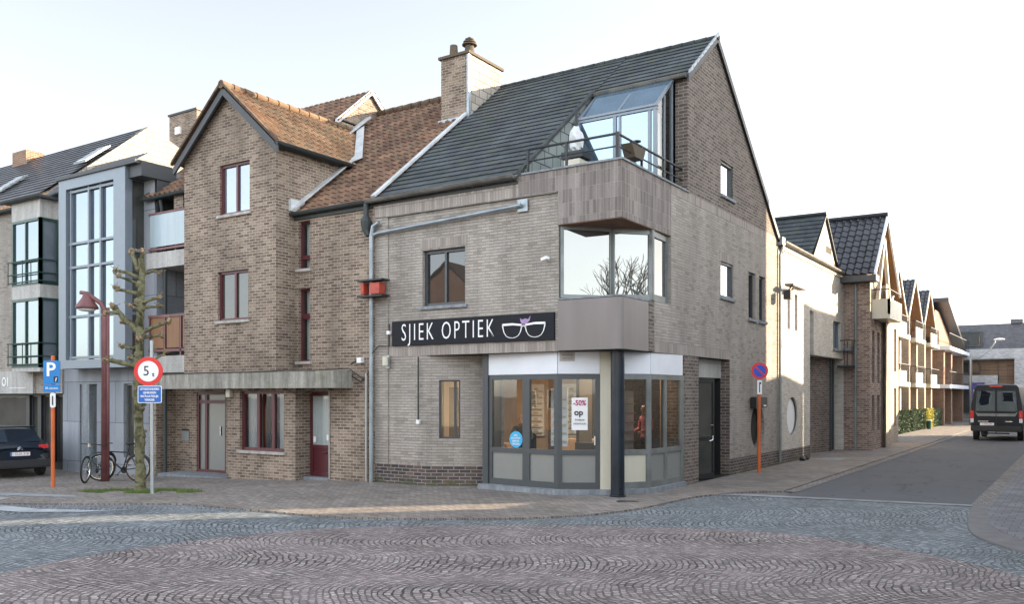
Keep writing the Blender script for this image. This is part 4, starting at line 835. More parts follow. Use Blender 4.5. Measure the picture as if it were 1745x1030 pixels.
v0, v1 = Vector((-8.6, 1.88, 8.03)), Vector((-10.50, 4.0, 9.70)); dd = v1-v0; m.obox(v0+Vector((0, -.03, .07)), (.20, .10, .08), dd, (0, 0, .03)); m.build('valley_flashing', 'lead', rf)
m = MB()
m.box(-14.6, -10.6, 3.4, 5.9, 9.0, 9.95); m.prism([(-10.6, 3.4, 9.9), (-10.6, 5.9, 9.9), (-10.6, 4.65, 11.0)], (-4, 0, 0)); m.build('dormer_wall', 'brick_left', rf)
tiles('dormer_tile_covering', rf, (-14.6, 3.2, 9.86), (1, 0, 0), (0, 1, .86), 4.12, 1.45*math.hypot(1, .86), 'tile_brown', .30, .22, 'pan')
tiles('dormer_tile_covering', rf, (-10.48, 6.1, 9.86), (-1, 0, 0), (0, -1, .86), 4.12, 1.45*math.hypot(1, .86), 'tile_brown', .30, .22, 'pan')
m = MB()
for sgn in (1, -1): m.obox((-10.56, 4.65, 11.0), (0, sgn*1.5, -1.5*.86), (.06, 0, 0), (0, 0, .16))
m.obox((-10.58, 4.5, 9.68), (.25, 0, 0), (0, 1.5, .9), (0, 0, .06)); m.obox((-10.55, 2.9, 9.0), (.22, 0, 0), (0, 1.5, 1.2), (0, 0, .05)); m.build('dormer_flashing', 'lead', rf)
# small roof over the balconies
tiles('balcony_tile_covering', rf, (-14.65, -.12, 7.52), (1, 0, 0), (0, 1, .8), 2.4, 1.7*L_, 'tile_brown', .30, .22, 'pan')
m = MB(); gut(m, (-14.75, -.14, 7.48), (-12.3, -.14, 7.5), .07); m.obox((-14.72, -.14, 7.5), (.1, 0, 0), (0, 1.7, 1.36), (0, 0, .08)); m.build('balcony_gutter', 'gutter_dk', H)
m = MB(); m.poly([(-14.65, -.1, 7.45), (-12.26, -.1, 7.45), (-12.26, 1.3, 7.45), (-14.65, 1.3, 7.45)]); m.build('balcony_soffit', 'fascia', H)
# windows, doors, balconies
kw = dict(mat='red_frame', fw=.06, bw=.07)
window(H, 'Y', -.6, -10.85, -9.73, 6.5, 7.76, glass='g_strong', dep=.08, vs=(-10.27,), sill='stone_sill', **kw)
window(H, 'Y', -.6, -10.92, -9.78, 3.86, 5.09, glass='g_mid', dep=.08, vs=(-10.33,), sill='stone_sill', **kw)
window(H, 'Y', 0, -8.68, -8.28, 5.06, 6.22, glass='g_curt', dep=.11, hs=(5.35,), curtain=((-8.66, -8.3),), room=.5, sill='stone_sill', mat='red_frame', fw=.04, bw=.1)
window(H, 'Y', 0, -8.68, -8.28, 2.82, 4.58, glass='g_curt', dep=.11, hs=(3.92,), curtain=((-8.66, -8.3),), room=.5, sill='stone_sill', mat='red_frame', fw=.04, bw=.12)
window(H, 'Y', -.30, -10.46, -8.86, .62, 2.1, glass='g_curt', dep=.10, vs=(-9.87, -9.33), curtain=((-10.42, -10.15), (-9.3, -8.9)), room=.9, sill='stone_sill', mat='red_frame', fw=.07, bw=.09, label='three-light ground-floor window under the concrete canopy')
window(H, 'Y', .6, -13.35, -12.11, -.12, 2.08, glass='frost', dep=.04, vs=(-12.98,), hs=(1.82,), mat='red_frame', fw=.07, bw=.10, name='glazed_entrance', label='frosted glazed entrance door with side light')
m = MB(); m.box(-12.3, -12.27, .55, .6, .9, 1.15); m.build('handle', 'chrome', H)
m = MB(); m.box(-8.44, -7.70, .20, .26, .04, 2.06); dr = m.build('door', 'red_frame', H, label='bordeaux door with a curtained pane')
m = MB(); m.box(-8.44, -8.36, .16, .2, .04, 2.04); m.box(-7.76, -7.68, .16, .2, .04, 2.04); m.box(-8.36, -7.76, .16, .2, 1.98, 2.04); m.box(-8.36, -7.76, .165, .2, .72, .80); m.box(-8.36, -7.76, .165, .2, .04, .14); m.box(-8.06, -7.9, .155, .2, .60, .63); m.build('door_frame', 'red_frame', dr)
m = MB(); n_ = 30
for i in range(n_): u0, u1 = -8.36+.6*i/n_, -8.36+.6*(i+1)/n_; m.poly([(u0, .175+.012*math.sin(i*1.7), .8), (u1, .175+.012*math.sin(i*1.7+1.7), .8), (u1, .175+.012*math.sin(i*1.7+1.7), 1.98), (u0, .175+.012*math.sin(i*1.7), 1.98)])
m.build('curtain', 'curtain', dr)
m = MB(); m.poly([(-8.36, .158, .8), (-7.76, .158, .8), (-7.76, .158, 1.98), (-8.36, .158, 1.98)]); m.build('pane', 'g_curt', dr)
m = MB(); m.box(-8.32, -8.24, .15, .157, .86, 1.0); m.box(-7.88, -7.8, .15, .157, .92, 1.05); m.build('sticker', 'signwhite', dr)
m = MB(); m.box(-8.5, -7.64, -.05, .2, -.06, .035); m.box(-13.9, -10.95, -.25, .6, -.3, -.13); split_build(m, 'step', 'bluestone', H)
m = MB(); m.box(-13.45, -6.88, -.625, .25, 2.165, 2.33); m.box(-13.45, -6.88, -.625, -.02, 2.33, 2.555); m.build('canopy', 'concrete', H)
m = MB(); m.box(-14.66, -12.27, -.08, 1.2, 2.62, 3.08); m.box(-14.66, -12.27, -.08, 1.2, 5.52, 5.95); split_build(m, 'balcony_slab', 'conc_lt', H)
m = MB(); m.box(-14.55, -12.28, -.03, -.012, 6.12, 7.02); m.build('balcony_glass', 'frostblue', H, label='frosted pale blue upper balcony screen')
m = MB(); m.box(-14.5, -13.95, -.03, -.012, 3.3, 4.15); m.box(-13.8, -13.25, -.03, -.012, 3.3, 4.15); m.box(-13.1, -12.6, -.03, -.012, 3.3, 4.15); split_build(m, 'balcony_panel', 'wood', H)
m = MB()
for x in (-14.55, -13.88, -13.18, -12.4): m.box(x-.03, x+.03, -.05, .0, 3.08, 4.2)
m.box(-14.6, -12.3, -.06, .01, 4.15, 4.22); m.box(-14.6, -12.3, -.05, .0, 3.2, 3.27); m.box(-14.6, -12.3, -.05, .0, 7.02, 7.07); m.box(-14.6, -12.3, -.05, .0, 6.02, 6.08)
for x in (-14.55, -13.45, -12.4): m.box(x-.02, x+.02, -.01, .03, 5.95, 7.05)
m.build('balcony_railing', 'lampred', H)
m = MB(); m.tube([(-14.05, -.05, 7.4), (-14.05, .1, 6.5), (-14.05, .1, -.3)], .05, 8); m.build('downpipe', 'gutter_dk', H)
m = MB(); m.tube([(-6.42, -.05, 2.5), (-6.42, -.05, 0)], .03, 8); m.tube([(-7.62, -.02, 2.1), (-7.62, -.02, 0)], .02, 6); m.build('downpipe', 'stone_sill', H)
m = MB(); m.box(-13.98, -13.66, .57, .6, .72, 1.0); m.build('letter_slot', 'galv', H); m = MB(); m.box(-13.97, -13.67, .56, .575, 1.0, 1.05); m.build('letter_flap', 'black', H)
m = MB(); m.tube([(-13.2, -.64, 2.55), (-11.5, -.64, 2.57), (-9.6, -.64, 2.565), (-8.4, -.64, 2.59), (-7.5, -.64, 2.57), (-6.9, -.1, 2.62), (-6.5, -.04, 2.35)], .012, 5); m.build('cable', 'black', H)
m = MB(); m.tube([(-10.1, -.45, 2.18), (-9.8, -.45, 2.08), (-9.5, -.45, 2.18)], .008, 5); m.tube([(-8.7, -.45, 2.18), (-8.2, -.45, 1.98), (-7.8, -.3, 2.15)], .008, 5); m.build('cable', 'black', H)
fixture('entrance_lamp', 'small square lamp on the brick corner beside the frosted entrance door', 'lamp', (-10.8, -.32, 2.0), [('housing', 'cream', lambda b: b.box(-10.88, -10.72, -.40, -.30, 1.95, 2.14))])
fixture('camera_box', 'white security box on the brown brick wall above the end of the concrete canopy', 'camera', (-6.7, -.02, 2.8), [('housing', 'signwhite', lambda b: b.box(-6.66, -6.52, -.12, 0, 2.74, 2.86)), ('arm', 'black', lambda b: b.tube([(-6.68, -.06, 2.8), (-6.85, -.1, 2.72)], .02, 6))])

# ------------------------------------------------------------------ grey framed building
G = thing('grey_building', 'grey panelled building with a tall mirrored bay window in a steel-blue frame', 'building', (-17, 2, -.3))
m = MB(); wall(m, 'Y', 0, -19.0, -14.3, -.45, 8.3, [(-18.08, -17.19, -.4, 2.33), (-15.85, -15.35, .2, 2.33)], .5); m.poly([(-14.3, 0, 2.6), (-14.3, 5, 2.6), (-14.3, 5, 8.3), (-14.3, 0, 8.3)]); m.build('wall', 'panel_grey', G)
m = MB(); m.box(-18.08, -17.19, .52, .55, -.4, 2.33); m.build('entrance_door', 'black', G); m = MB(); m.box(-17.95, -17.55, -.02, .5, -.4, 2.33); m.build('entrance_panel', 'bluestone', G)
window(G, 'Y', 0, -15.85, -15.35, .2, 2.33, 'alu', 'g_mid', .1, .05)
m = MB(); f = PM('Y', -.6)
pbox(m, f, -18.17, -17.79, 2.78, 8.35, 0, .6); pbox(m, f, -15.4, -14.85, 2.78, 8.35, 0, .14); pbox(m, f, -17.79, -15.4, 8.05, 8.35, 0, .6); pbox(m, f, -17.79, -15.4, 2.78, 3.03, 0, .6)
m.box(-14.95, -14.848, -.46, 0, 2.78, 2.95); m.box(-14.95, -14.848, -.46, 0, 8.0, 8.35); m.box(-14.95, -14.848, -.46, -.38, 2.95, 8.0)
for z in (4.25, 6.0): m.box(-14.93, -14.85, -.4, 0, z, z+.07)
bf = m.build('bay_frame', 'greyframe', G, label='steel-blue box frame of the tall bay')
m = MB(); m.box(-14.90, -14.88, -.4, 0, 2.9, 8.1); m.build('side_pane', 'g_mid', bf)
m = MB(); pbox(m, f, -17.78, -15.41, 3.04, 8.04, .16, .17); m.build('pane', 'g_left', bf)
m = MB()
for x in (-17.68, -16.76, -16.17, -15.48): pbox(m, f, x-.035, x+.035, 3.03, 8.05, .08, .155)
for z in (3.10, 4.30, 5.75, 6.45, 7.98): pbox(m, f, -17.79, -15.4, z-.035, z+.035, .085, .15)
m.build('mullion', 'greyframe', bf)
m = MB(); m.box(-18.25, -14.3, -.66, .5, 8.35, 8.45); m.box(-14.9, -14.25, -.5, .6, 8.02, 8.42); m.box(-14.36, -14.28, .0, 3.2, 6.9, 8.1); m.build('roof_edge', 'fascia', G)
m = MB(); m.poly([(-31, .2, 8.2), (-14.7, .2, 8.2), (-22.3+3, 5, 12), (-31, 5, 12)]) if False else m.poly([(-32, .3, 8.1), (-22.0, .3, 8.1), (-22.0, 5, 11.9), (-32, 5, 11.9)])
m.poly([(-22.02, .3, 8.1), (-22.02, 9.5, 8.1), (-22.02, 5, 11.9)]); rg = m.build('roof', 'fascia', G)
tiles('tile_covering', rg, (-34, 0, 8.05), (1, 0, 0), (0, 1, .8), 12.0, 5.05*L_, 'tile_black', .30, .30)
m = MB(); m.prism([(-22.3, 1.2, 8.9), (-22.3, 5, 12.08), (-22.3, 9.3, 10.3), (-22.3, 9.3, 8.1), (-22.3, 1.2, 8.1)], (.35, 0, 0)); m.build('slate_gable', 'slate_pale', rg)
m = MB(); m.poly([(-22, 2.0, 8.4), (-15.2, 2.0, 8.4), (-15.2, 7, 10.6), (-22, 7, 10.6)])
for i in range(22): x = -22+i*.31; m.obox((x, 2.0, 8.41), (.03, 0, 0), (0, 5, 2.2), (0, 0, .04))
m.build('metal_roof', 'zinc', rg)
for (x, y) in ((-22.9, 2.6), (-26.8, 1.7)):
    m = MB(); a = Vector((x, y, 8.1+.8*y+.06)); m.obox(a, (.75, 0, 0), (0, .95, .76), (0, 0, .06)); o = m.build('skylight', 'alu', rg); m = MB(); m.obox(a+Vector((.08, .06, .115)), (.59, 0, 0), (0, .82, .66), (0, 0, .01)); m.build('pane', 'g_mirror', o)
m = MB(); m.box(-31, -29.9, 4.6, 5.4, 11, 12.35); m.build('chimney', 'brick_orange', rg)
T_ = thing('brick_tower', 'flat-topped brown brick tower behind the gabled bay roof', 'building', (-24, 9, 0))
m = MB(); m.box(-25.0, -23.2, 8, 10.5, 9, 13.75); m.build('wall', 'brick_left', T_); m = MB(); m.box(-25.05, -23.15, 7.95, 10.55, 13.75, 13.83); m.build('roof_edge', 'iron', T_)
m = MB(); m.box(-24.5, -24.2, 7.9, 8, 12.9, 13.2); m.build('vent', 'signwhite', T_); m = MB(); m.tube([(-22.9, 8.2, 11), (-22.9, 8.2, 12.6)], .1, 8); m.build('flue', 'rust', T_)

# ------------------------------------------------------------------ building with the green bay windows
N = thing('green_window_building', 'pale building with a two-storey dark green corner bay window at the left edge', 'building', (-21, 2, -.3))
m = MB(); wall(m, 'Y', 0, -32, -19.2, 2.4, 8.0); m.box(-20.5, -18.95, -.05, .3, 2.05, 2.8); m.build('wall', 'brick_main', N)
m = MB(); m.box(-20.84, -19.2, -.6, 0, 7.42, 8.0); m.box(-20.84, -19.2, -.6, 0, 4.98, 5.38); m.box(-20.84, -19.2, -.6, 0, 2.72, 2.84); split_build(m, 'bay_band', 'conc_lt', N)
m = MB(); m.box(-32, -20.5, -.12, .05, 2.05, 2.78); fb = m.build('shop_fascia', 'conc_lt', N)
text('O1', .42, (-21.95, -.125, 2.42), (1, 0, 0), 'letter', N, 'lettering', sx=.8, align='RIGHT'); m = MB(); m.box(-21.9, -20.9, -.135, -.12, 2.22, 2.235); m.build('neon_line', 'letter', N)
for z0, z1 in ((5.38, 7.42), (2.84, 4.98)):
    g1 = window(N, 'Y', -.6, -20.84, -19.2, z0, z1, plain('dark_green_frame', (.01, .045, .035), .4) if 'dark_green_frame' not in bpy.data.materials else bpy.data.materials['dark_green_frame'], 'g_left', .02, .08, vs=(-20.05,), hs=(z0+.75,), name='bay_window')
    m = MB(); GM = bpy.data.materials['dark_green_frame']
    m.box(-19.3, -19.2, -.6, -.5, z0, z1); m.box(-19.28, -19.2, -.08, 0, z0, z1); m.box(-19.28, -19.2, -.5, -.08, z1-.08, z1); m.box(-19.28, -19.2, -.5, -.08, z0, z0+.08)
    for z in (z0+.35, z0+.75, z0+.1): m.tube([(-20.95, -.68, z), (-19.12, -.68, z), (-19.12, 0, z)], .022, 6)
    for x in (-20.9, -20.05, -19.15): m.tube([(x, -.68, z0+.05), (x, -.68, z0+.78)], .015, 6)
    m.build('bay_railing', GM, N)
    m = MB(); m.box(-19.26, -19.25, -.5, -.05, z0, z1); m.build('side_pane', 'g_strong', N)
GM = bpy.data.materials['dark_green_frame']
m = MB(); wall(m, 'Y', .25, -32, -19.0, -.5, 2.06, [(-24.5, -21.6, -.4, 2.0), (-21.4, -20.9, -.4, 2.0), (-20.7, -20.0, -.4, 2.0), (-19.9, -19.25, -.1, 2.0)], .3); m.build('shop_wall', 'black', N)
for a0, a1 in ((-24.5, -21.6), (-21.4, -20.9), (-20.7, -20.0), (-19.9, -19.25)): window(N, 'Y', .25, a0, a1, -.35, 2.0, 'anth', 'g_mid', .1, .05, name='shop_window')
m = MB(); m.poly([(-32, -.05, 8.0), (-19.0, -.05, 8.0), (-19.0, 3, 10.2), (-32, 3, 10.2)]); rn = m.build('roof', 'fascia', N)
tiles('tile_covering', rn, (-30, -.15, 8.02), (1, 0, 0), (0, 1, .62), 8.4, 1.8, 'tile_sunlit', .30, .25, 'pan')
m = MB(); gut(m, (-30, -.2, 8.02), (-21.4, -.2, 8.02), .08); gut(m, (-21.2, -.75, 8.05), (-18.9, -.75, 8.05), .08); m.box(-21.1, -18.95, -.72, 0, 7.98, 8.05); m.build('gutter', 'gutter_dk', N)
m = MB(); m.poly([(-21.1, -.7, 8.08), (-18.95, -.7, 8.08), (-18.95, .8, 8.75), (-21.1, .8, 8.75)]); m.build('bay_roof', 'tile_brown', rn)

# ------------------------------------------------------------------ rear wing along the side street
Wn = thing('rear_wing', 'pale brick wing with a round window and small cross gable on the side street', 'building', (-2, 14, 0))
m = MB()
Wh = [(11.0, 11.28, 3.95, 5.05), (11.78, 12.1, 3.95, 5.05), (13.53, 14.0, 3.3, 4.7), (16.6, 17.7, 3.62, 4.6)]
wall(m, 'X', -.006, 10.1, 18.15, 3.3, 6.42, Wh, .2)
wall(m, 'X', -.006, 10.1, 10.9, .4, 3.3); wall(m, 'X', -.006, 12.16, 13.53, .4, 3.3); wall(m, 'X', -.006, 10.9, 12.16, 2.5, 3.3)
porthole_wall(m, 10.9, 12.16, .4, 2.5, 11.53, 1.37, .575, x=-.006)
m.poly([(-.006, 13.53, 3.3), (-.006, 18.15, 3.3), (-2.0, 18.15, 3.3), (-2.0, 13.53, 3.3)]); m.poly([(-.006, 13.53, 0), (-.006, 13.53, 3.3), (-.9, 13.53, 3.3), (-.9, 13.53, 0)])
m.poly([(-.10, 14.05, 6.42), (-.10, 17.5, 6.42), (-.10, 15.8, 8.05)]); m.poly([(-4, 18.15, 0), (-.006, 18.15, 0), (-.006, 18.15, 6.4), (-4, 18.15, 6.4)])
m.build('wall', 'brick_rear', Wn)
m = MB(); wall(m, 'X', -.004, 10.1, 13.53, -.05, .4); m.build('plinth', 'brick_plinth', Wn)
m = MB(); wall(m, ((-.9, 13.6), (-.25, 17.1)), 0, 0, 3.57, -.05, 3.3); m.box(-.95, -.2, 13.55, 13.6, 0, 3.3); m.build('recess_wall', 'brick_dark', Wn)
m = MB(); m.box(-.32, -.2, 17.1, 17.25, 0, 3.3); m.box(-2, -.3, 17.9, 18.0, 0, 3.3); m.build('recess_post', 'anth', Wn)
for h in Wh[:3]: window(Wn, 'X', -.006, *h, 'anth', 'g_dark', .15, .04)
window(Wn, 'X', -.006, *Wh[3], 'greyframe', 'g_strong', .1, .06, vs=(17.15,), sill='bluestone')
m = MB(); m.ring((-.07, 11.53, 1.37), (1, 0, 0), .55, .03); rr = m.build('round_window', 'anth', Wn, smooth=True); m = MB(); m.disc((-.09, 11.53, 1.37), (1, 0, 0), .56, .01, 40); m.build('pane', 'signwhite', rr)
m = MB(); m.box(-.16, .10, 17.9, 18.2, 3.62, 3.66) ; m.box(-.3, .35, 17.95, 18.1, 3.6, 3.7)
m.build('ledge', 'bluestone', Wn)
m = MB(); gut(m, (.09, 18.2, 6.38), (.09, 10.3, 6.42), .085); m.build('gutter', 'gutter', Wn); m = MB(); m.box(-.1, .03, 10.3, 18.15, 6.2, 6.36); m.build('cornice', 'cream', Wn)
m = MB(); m.poly([(-.05, 10.2, 6.42), (-.05, 18.15, 6.42), (-4, 18.15, 8.0), (-4, 10.2, 8.0)]) if False else None
m.poly([(-.12, 10.1, 3.3), (-.12, 15.8, 8.08), (-5, 15.8, 8.08), (-5, 10.1, 3.3)]); m.poly([(-.12, 15.8, 8.08), (-.12, 18.2, 5.9), (-5, 18.2, 5.9), (-5, 15.8, 8.08)]); rw = m.build('roof', 'fascia', Wn)
tiles('tile_covering', rw, (-5.0, 12.4, 8.12-.86*3.4+.02), (1, 0, 0), (0, 1, .86), 4.95, 3.4*math.hypot(1, .86), 'tile_dark', .26, .30)
m = MB(); m.obox((-.10, 14.0, 6.42), (.08, 0, 0), (0, 1.8, 1.63+.06), (0, 0, .06)); m.obox((-.10, 15.8, 8.10), (.08, 0, 0), (0, 1.75, -1.65), (0, 0, .06)); m.tube([(-5, 15.8, 8.17), (-.03, 15.8, 8.17)], .08, 8); m.build('verge', 'iron', rw)
m = MB(); m.tube([(-2.2, 15.7, 8.1), (-2.2, 15.7, 8.55)], .13, 10); m.ball((-2.2, 15.7, 8.62), .16, 8, 6); m.build('vent_cowl', 'concrete', rw)
m = MB(); m.box(-.108, -.09, 16.0, 16.7, 6.9, 7.12); m.build('gable_slot', 'int_dark', rw)
br = thing('wall_light_arm', 'dark bracket lamp high on the sunlit pale wall', 'lamp', (.1, 10.4, 5.0))
m = MB(); m.tube([(.0, 11.3, 5.12), (.25, 11.0, 5.18), (.35, 10.2, 5.12), (.3, 9.9, 4.85)], .035, 8); m.box(.2, .45, 10.0, 11.4, 5.1, 5.16); m.build('arm', 'gutter', br); m = MB(); m.box(.22, .42, 9.8, 10.05, 4.7, 4.95); m.build('lamp_head', 'iron', br)
m = MB(); m.box(-.01, .05, 10.25, 10.35, 3.35, 3.6) ; m.build('meter_box', 'alu', Wn)
bb = thing('foot_scraper', 'pair of small dark stones on the pavement against the pale wall', 'stones', (.2, 12.2, .03))
for x, y, r_ in ((.2, 11.9, .10), (.22, 12.35, .07)): m = MB(); m.ball((x, y, .08), r_, 8, 6, (1, 1.6, .7), .1); m.build('stone', 'iron', bb)
bc = thing('side_balcony', 'small dark steel balcony at the corner where the pale wing meets the red-brown house', 'balcony', (.2, 17.8, 2.9))
m = MB(); m.box(-.1, .42, 17.55, 18.05, 2.98, 3.06)
for x, y in ((.42, 17.55), (.42, 17.8), (.42, 18.05), (.15, 17.55), (.15, 18.05)): m.tube([(x, y, 3.0), (x, y, 3.95)], .014, 5)
m.tube([(0, 17.55, 3.95), (.42, 17.55, 3.95), (.42, 18.05, 3.95)], .02, 6); m.build('railing', 'iron', bc)

# ------------------------------------------------------------------ red-brown gabled house further along
K = thing('gabled_house', 'red-brown and cream house with a steep black tiled roof next to the pale wing', 'building', (-2, 21, 0))
m = MB(); m.poly([(-4, 18.16, 0), (.9, 18.16, 0), (.9, 18.16, 6.2), (-4, 18.16, 6.2)]); wall(m, 'X', .9, 18.16, 20.3, 0, 5.0, [(18.5, 18.95, 2.45, 4.35), (19.45, 19.9, 2.45, 4.35), (18.5, 18.95, .7, 2.0), (19.45, 19.9, .7, 2.0)], .15); m.build('wall', 'brick_red', K)
m = MB(); wall(m, 'X', .9, 20.3, 22.2, 0, 6.0, [(21.4, 21.8, .8, 5.2)], .2); wall(m, 'X', 1.05, 20.3, 20.9, 0, 6.2); wall(m, 'X', .6, 22.2, 25.6, 0, 5.4, [(23.0, 23.4, .9, 5.0), (24.6, 25.1, .7, 2.3), (24.6, 25.1, 3.0, 4.8)], .2); m.poly([(.6, 18.16, 5.0), (.6, 22.2, 5.0), (.6, 20.0, 8.3)]) ; m.box(.6, 1.05, 20.88, 20.9, 0, 6.2); m.box(.6, .9, 22.18, 22.2, 0, 6.0); m.build('cream_wall', 'brick_far', K)
for h in ((18.5, 18.95, 2.45, 4.35), (19.45, 19.9, 2.45, 4.35), (18.5, 18.95, .7, 2.0), (19.45, 19.9, .7, 2.0)): window(K, 'X', .9, *h, 'alu', 'g_mid', .1, .05, hs=((h[2]+h[3])/2,))
for h in ((21.4, 21.8, .8, 5.2),): window(K, 'X', .9, *h, 'anth', 'g_dark', .15, .05)
for h in ((23.0, 23.4, .9, 5.0), (24.6, 25.1, .7, 2.3), (24.6, 25.1, 3.0, 4.8)): window(K, 'X', .6, *h, 'anth', 'g_dark', .15, .05)
tk = 1.02; lk = math.hypot(1, tk)
m = MB(); m.poly([(-4, 17.7, 6.26), (1.15, 17.7, 6.26), (1.15, 20, 8.62), (-4, 20, 8.62)]); m.poly([(-4, 20, 8.62), (1.15, 20, 8.62), (1.15, 22.6, 5.97), (-4, 22.6, 5.97)]); rk = m.build('roof', 'wood', K)
tiles('tile_covering', rk, (-4, 17.65, 8.68-2.35*tk), (1, 0, 0), (0, 1, tk), 5.2, 2.35*lk, 'tile_black', .33, .26, 'pan', amp=.035)
m = MB()
for sgn, ln in ((-1, 2.35), (1, 2.65)): m.obox((1.12, 20, 8.56), (.07, 0, 0), (0, sgn*ln, -ln*tk), (0, 0, .16))
m.build('bargeboard', 'white', rk); m = MB(); m.obox((.95, 18.8, 5.3), (.12, 0, 0), (0, 1.2, 2.6), (0, .16, 0)); m.obox((.95, 21.2, 5.3), (.12, 0, 0), (0, -1.2, 2.6), (0, .16, 0)); m.build('gable_strut', 'cream', K)
m = MB(); m.box(-.3, 1.2, 17.62, 18.2, 6.02, 6.24); m.build('eaves_box', 'fascia', rk); m = MB(); m.tube([(-4, 20, 8.75), (1.18, 20, 8.75)], .09, 8); m.build('ridge_tiles', 'tile_black', rk)
m = MB(); m.tube([(.42, 18.08, 6.0), (.42, 18.08, 0)], .05, 8); m.build('downpipe', 'alu', K)
kb = m = MB(); m.box(.9, 1.5, 18.5, 20.9, 4.75, 4.9); m.box(1.42, 1.5, 18.5, 20.9, 4.9, 5.45); m.box(.9, 1.5, 18.5, 18.58, 4.9, 5.45); bo = m.build('balcony', 'cream', K)
m = MB(); m.tube([(.9, 18.54, 5.8), (1.46, 18.54, 5.8), (1.46, 20.9, 5.8)], .02, 6)
for y in (18.54, 19.7, 20.85): m.tube([(1.46, y, 5.4), (1.46, y, 5.8)], .015, 5)
m.build('railing', 'iron', bo)

# ------------------------------------------------------------------ apartment row with balconies behind the hedges
def apartment(y, w, zr, label, last=False):
    A = thing('apartment_building', label, 'building', (-3, y, 0), 'gabled apartment units in a row')
    y0, y1 = y-w/2, y+w/2; ze = zr-2.45
    m = MB(); wall(m, 'X', -3.0, y0, y1, 0, ze, [(y0+.9, y0+2.0, .2, 2.2), (y0+3.0, y0+4.4, .2, 2.2), (y0+.9, y0+2.0, 2.8, 4.8), (y0+3.0, y0+4.4, 2.8, 4.8)], .15); m.box(-3.0, -1.0, y0, y0+.06, 0, ze); m.build('wall', 'brick_orange', A); m = MB()
    m.box(-9, -3.1, y0, y0+.05, 0, ze); m.box(-1.15, -.72, y0-.12, y0+.28, 0, ze); m.box(-1.05, -.72, y-.2, y+.2, 0, 5.2); m.poly([(-1.6, y0, ze), (-1.6, y1, ze), (-1.6, y, zr-.25)]); m.build('pillars_and_gable', 'brick_far', A)
    m = MB(); m.box(-2.95, -2.9, y0+2.05, y0+2.95, 2.75, 5.0); m.box(-2.95, -2.9, y0+.2, y0+.85, 2.75, 5.0); m.box(-1.55, -1.5, y-1.0, y+.6, 5.3, 7.2); split_build(m, 'timber_infill', 'wood', A)
    for h in ((y0+.9, y0+2.0, .2, 2.2), (y0+3.0, y0+4.4, .2, 2.2), (y0+.9, y0+2.0, 2.8, 4.8), (y0+3.0, y0+4.4, 2.8, 4.8)): window(A, 'X', -3.0, *h, 'anth', 'g_dark', .1, .06, vs=((h[0]+h[1])/2,))
    for z in (2.45, 4.95):
        m = MB(); m.box(-3.0, -1.1, y0+.1, y1-.1, z, z+.22); m.box(-1.1, -.45, y0+.45, y1-1.3, z, z+.22); m.box(-.5, -.43, y0+.45, y1-2.6, z+.22, z+.8); b = m.build('balcony', 'cream', A)
        m = MB(); m.tube([(-1.1, y0+.5, z+1.15), (-.47, y0+.5, z+1.15), (-.47, y1-1.35, z+1.15)], .025, 6); n = 14
        for i in range(n+1): yy = y0+.5+(w-1.85)*i/n; m.tube([(-.47, yy, z+.2), (-.47, yy, z+1.15)], .015, 4)
        for i in range(4): xx = -1.1+i*.2; m.tube([(xx, y0+.5, z+.2), (xx, y0+.5, z+1.15)], .015, 4)
        m.build('railing', 'iron', b)
    t = 1.0; lt = math.hypot(1, t); hw = 2.45
    m = MB(); m.poly([(-9, y-hw, zr-hw*t-.05), (-.8, y-hw, zr-hw*t-.05), (-.8, y, zr-.05), (-9, y, zr-.05)]); m.poly([(-9, y, zr-.05), (-.8, y, zr-.05), (-.8, y+hw+.3, zr-(hw+.3)*t-.05), (-9, y+hw+.3, zr-(hw+.3)*t-.05)]); r = m.build('roof', 'wood', A)
    tiles('tile_covering', r, (-7, y-hw, zr-hw*t), (1, 0, 0), (0, 1, t), 6.2, hw*lt, 'tile_black', .33, .26, 'pan', amp=.035)
    m = MB()
    for sg_, ln in ((-1, hw), (1, hw+.3)): m.obox((-.82, y, zr-.06), (.06, 0, 0), (0, sg_*ln, -ln*t), (0, 0, .16))
    m.build('bargeboard', 'cream', r)
    return A
apartment(34.2, 5.3, 8.65, 'first gabled apartment unit beyond the cream house, tallest in the row as seen')
apartment(39.6, 5.3, 8.65, 'second gabled apartment unit with balconies, in the middle of the row')
apartment(45.2, 5.4, 8.6, 'third gabled apartment unit, farthest of the three full gables')
EB = thing('end_building', 'orange brick apartment block with deep balconies and long sloping roof ending the row', 'building', (-3, 53, 0))
m = MB(); wall(m, 'X', -2.2, 48, 59, 0, 5.4, [(49, 51, .2, 2.2), (53, 56, .2, 2.2), (49, 51, 2.8, 4.8), (53, 56, 2.8, 4.8)], .1)
for y in (48.2, 52, 58.6): m.box(-1.4, -.4, y, y+.6, 0, 5.1)
m.poly([(-.9, 48, 5.2), (-.9, 58.5, 5.2), (-.9, 50.0, 7.6), (-.9, 48, 7.6)]); m.build('wall', 'brick_orange', EB)
for h in ((49, 51, .2, 2.2), (53, 56, .2, 2.2), (49, 51, 2.8, 4.8), (53, 56, 2.8, 4.8)): window(EB, 'X', -2.2, *h, 'anth', 'g_dark', .08, .06)
m = MB(); m.obox((-6, 49, 8.2), (5.8, 0, 0), (0, 11, -3.3), (0, 0, .25)); m.build('roof', 'tile_black', EB)
for z in (2.45, 4.95):
    m = MB(); m.box(-2.2, .0, 48, 59.5, z, z+.25); b = m.build('balcony', 'white', EB); m = MB(); m.tube([(-.05, 48, z+1.1), (-.05, 59.5, z+1.1)], .03, 6)
    for i in range(24): m.tube([(-.05, 48+i*.5, z+.2), (-.05, 48+i*.5, z+1.1)], .015, 4)
    m.build('railing', 'iron', b)

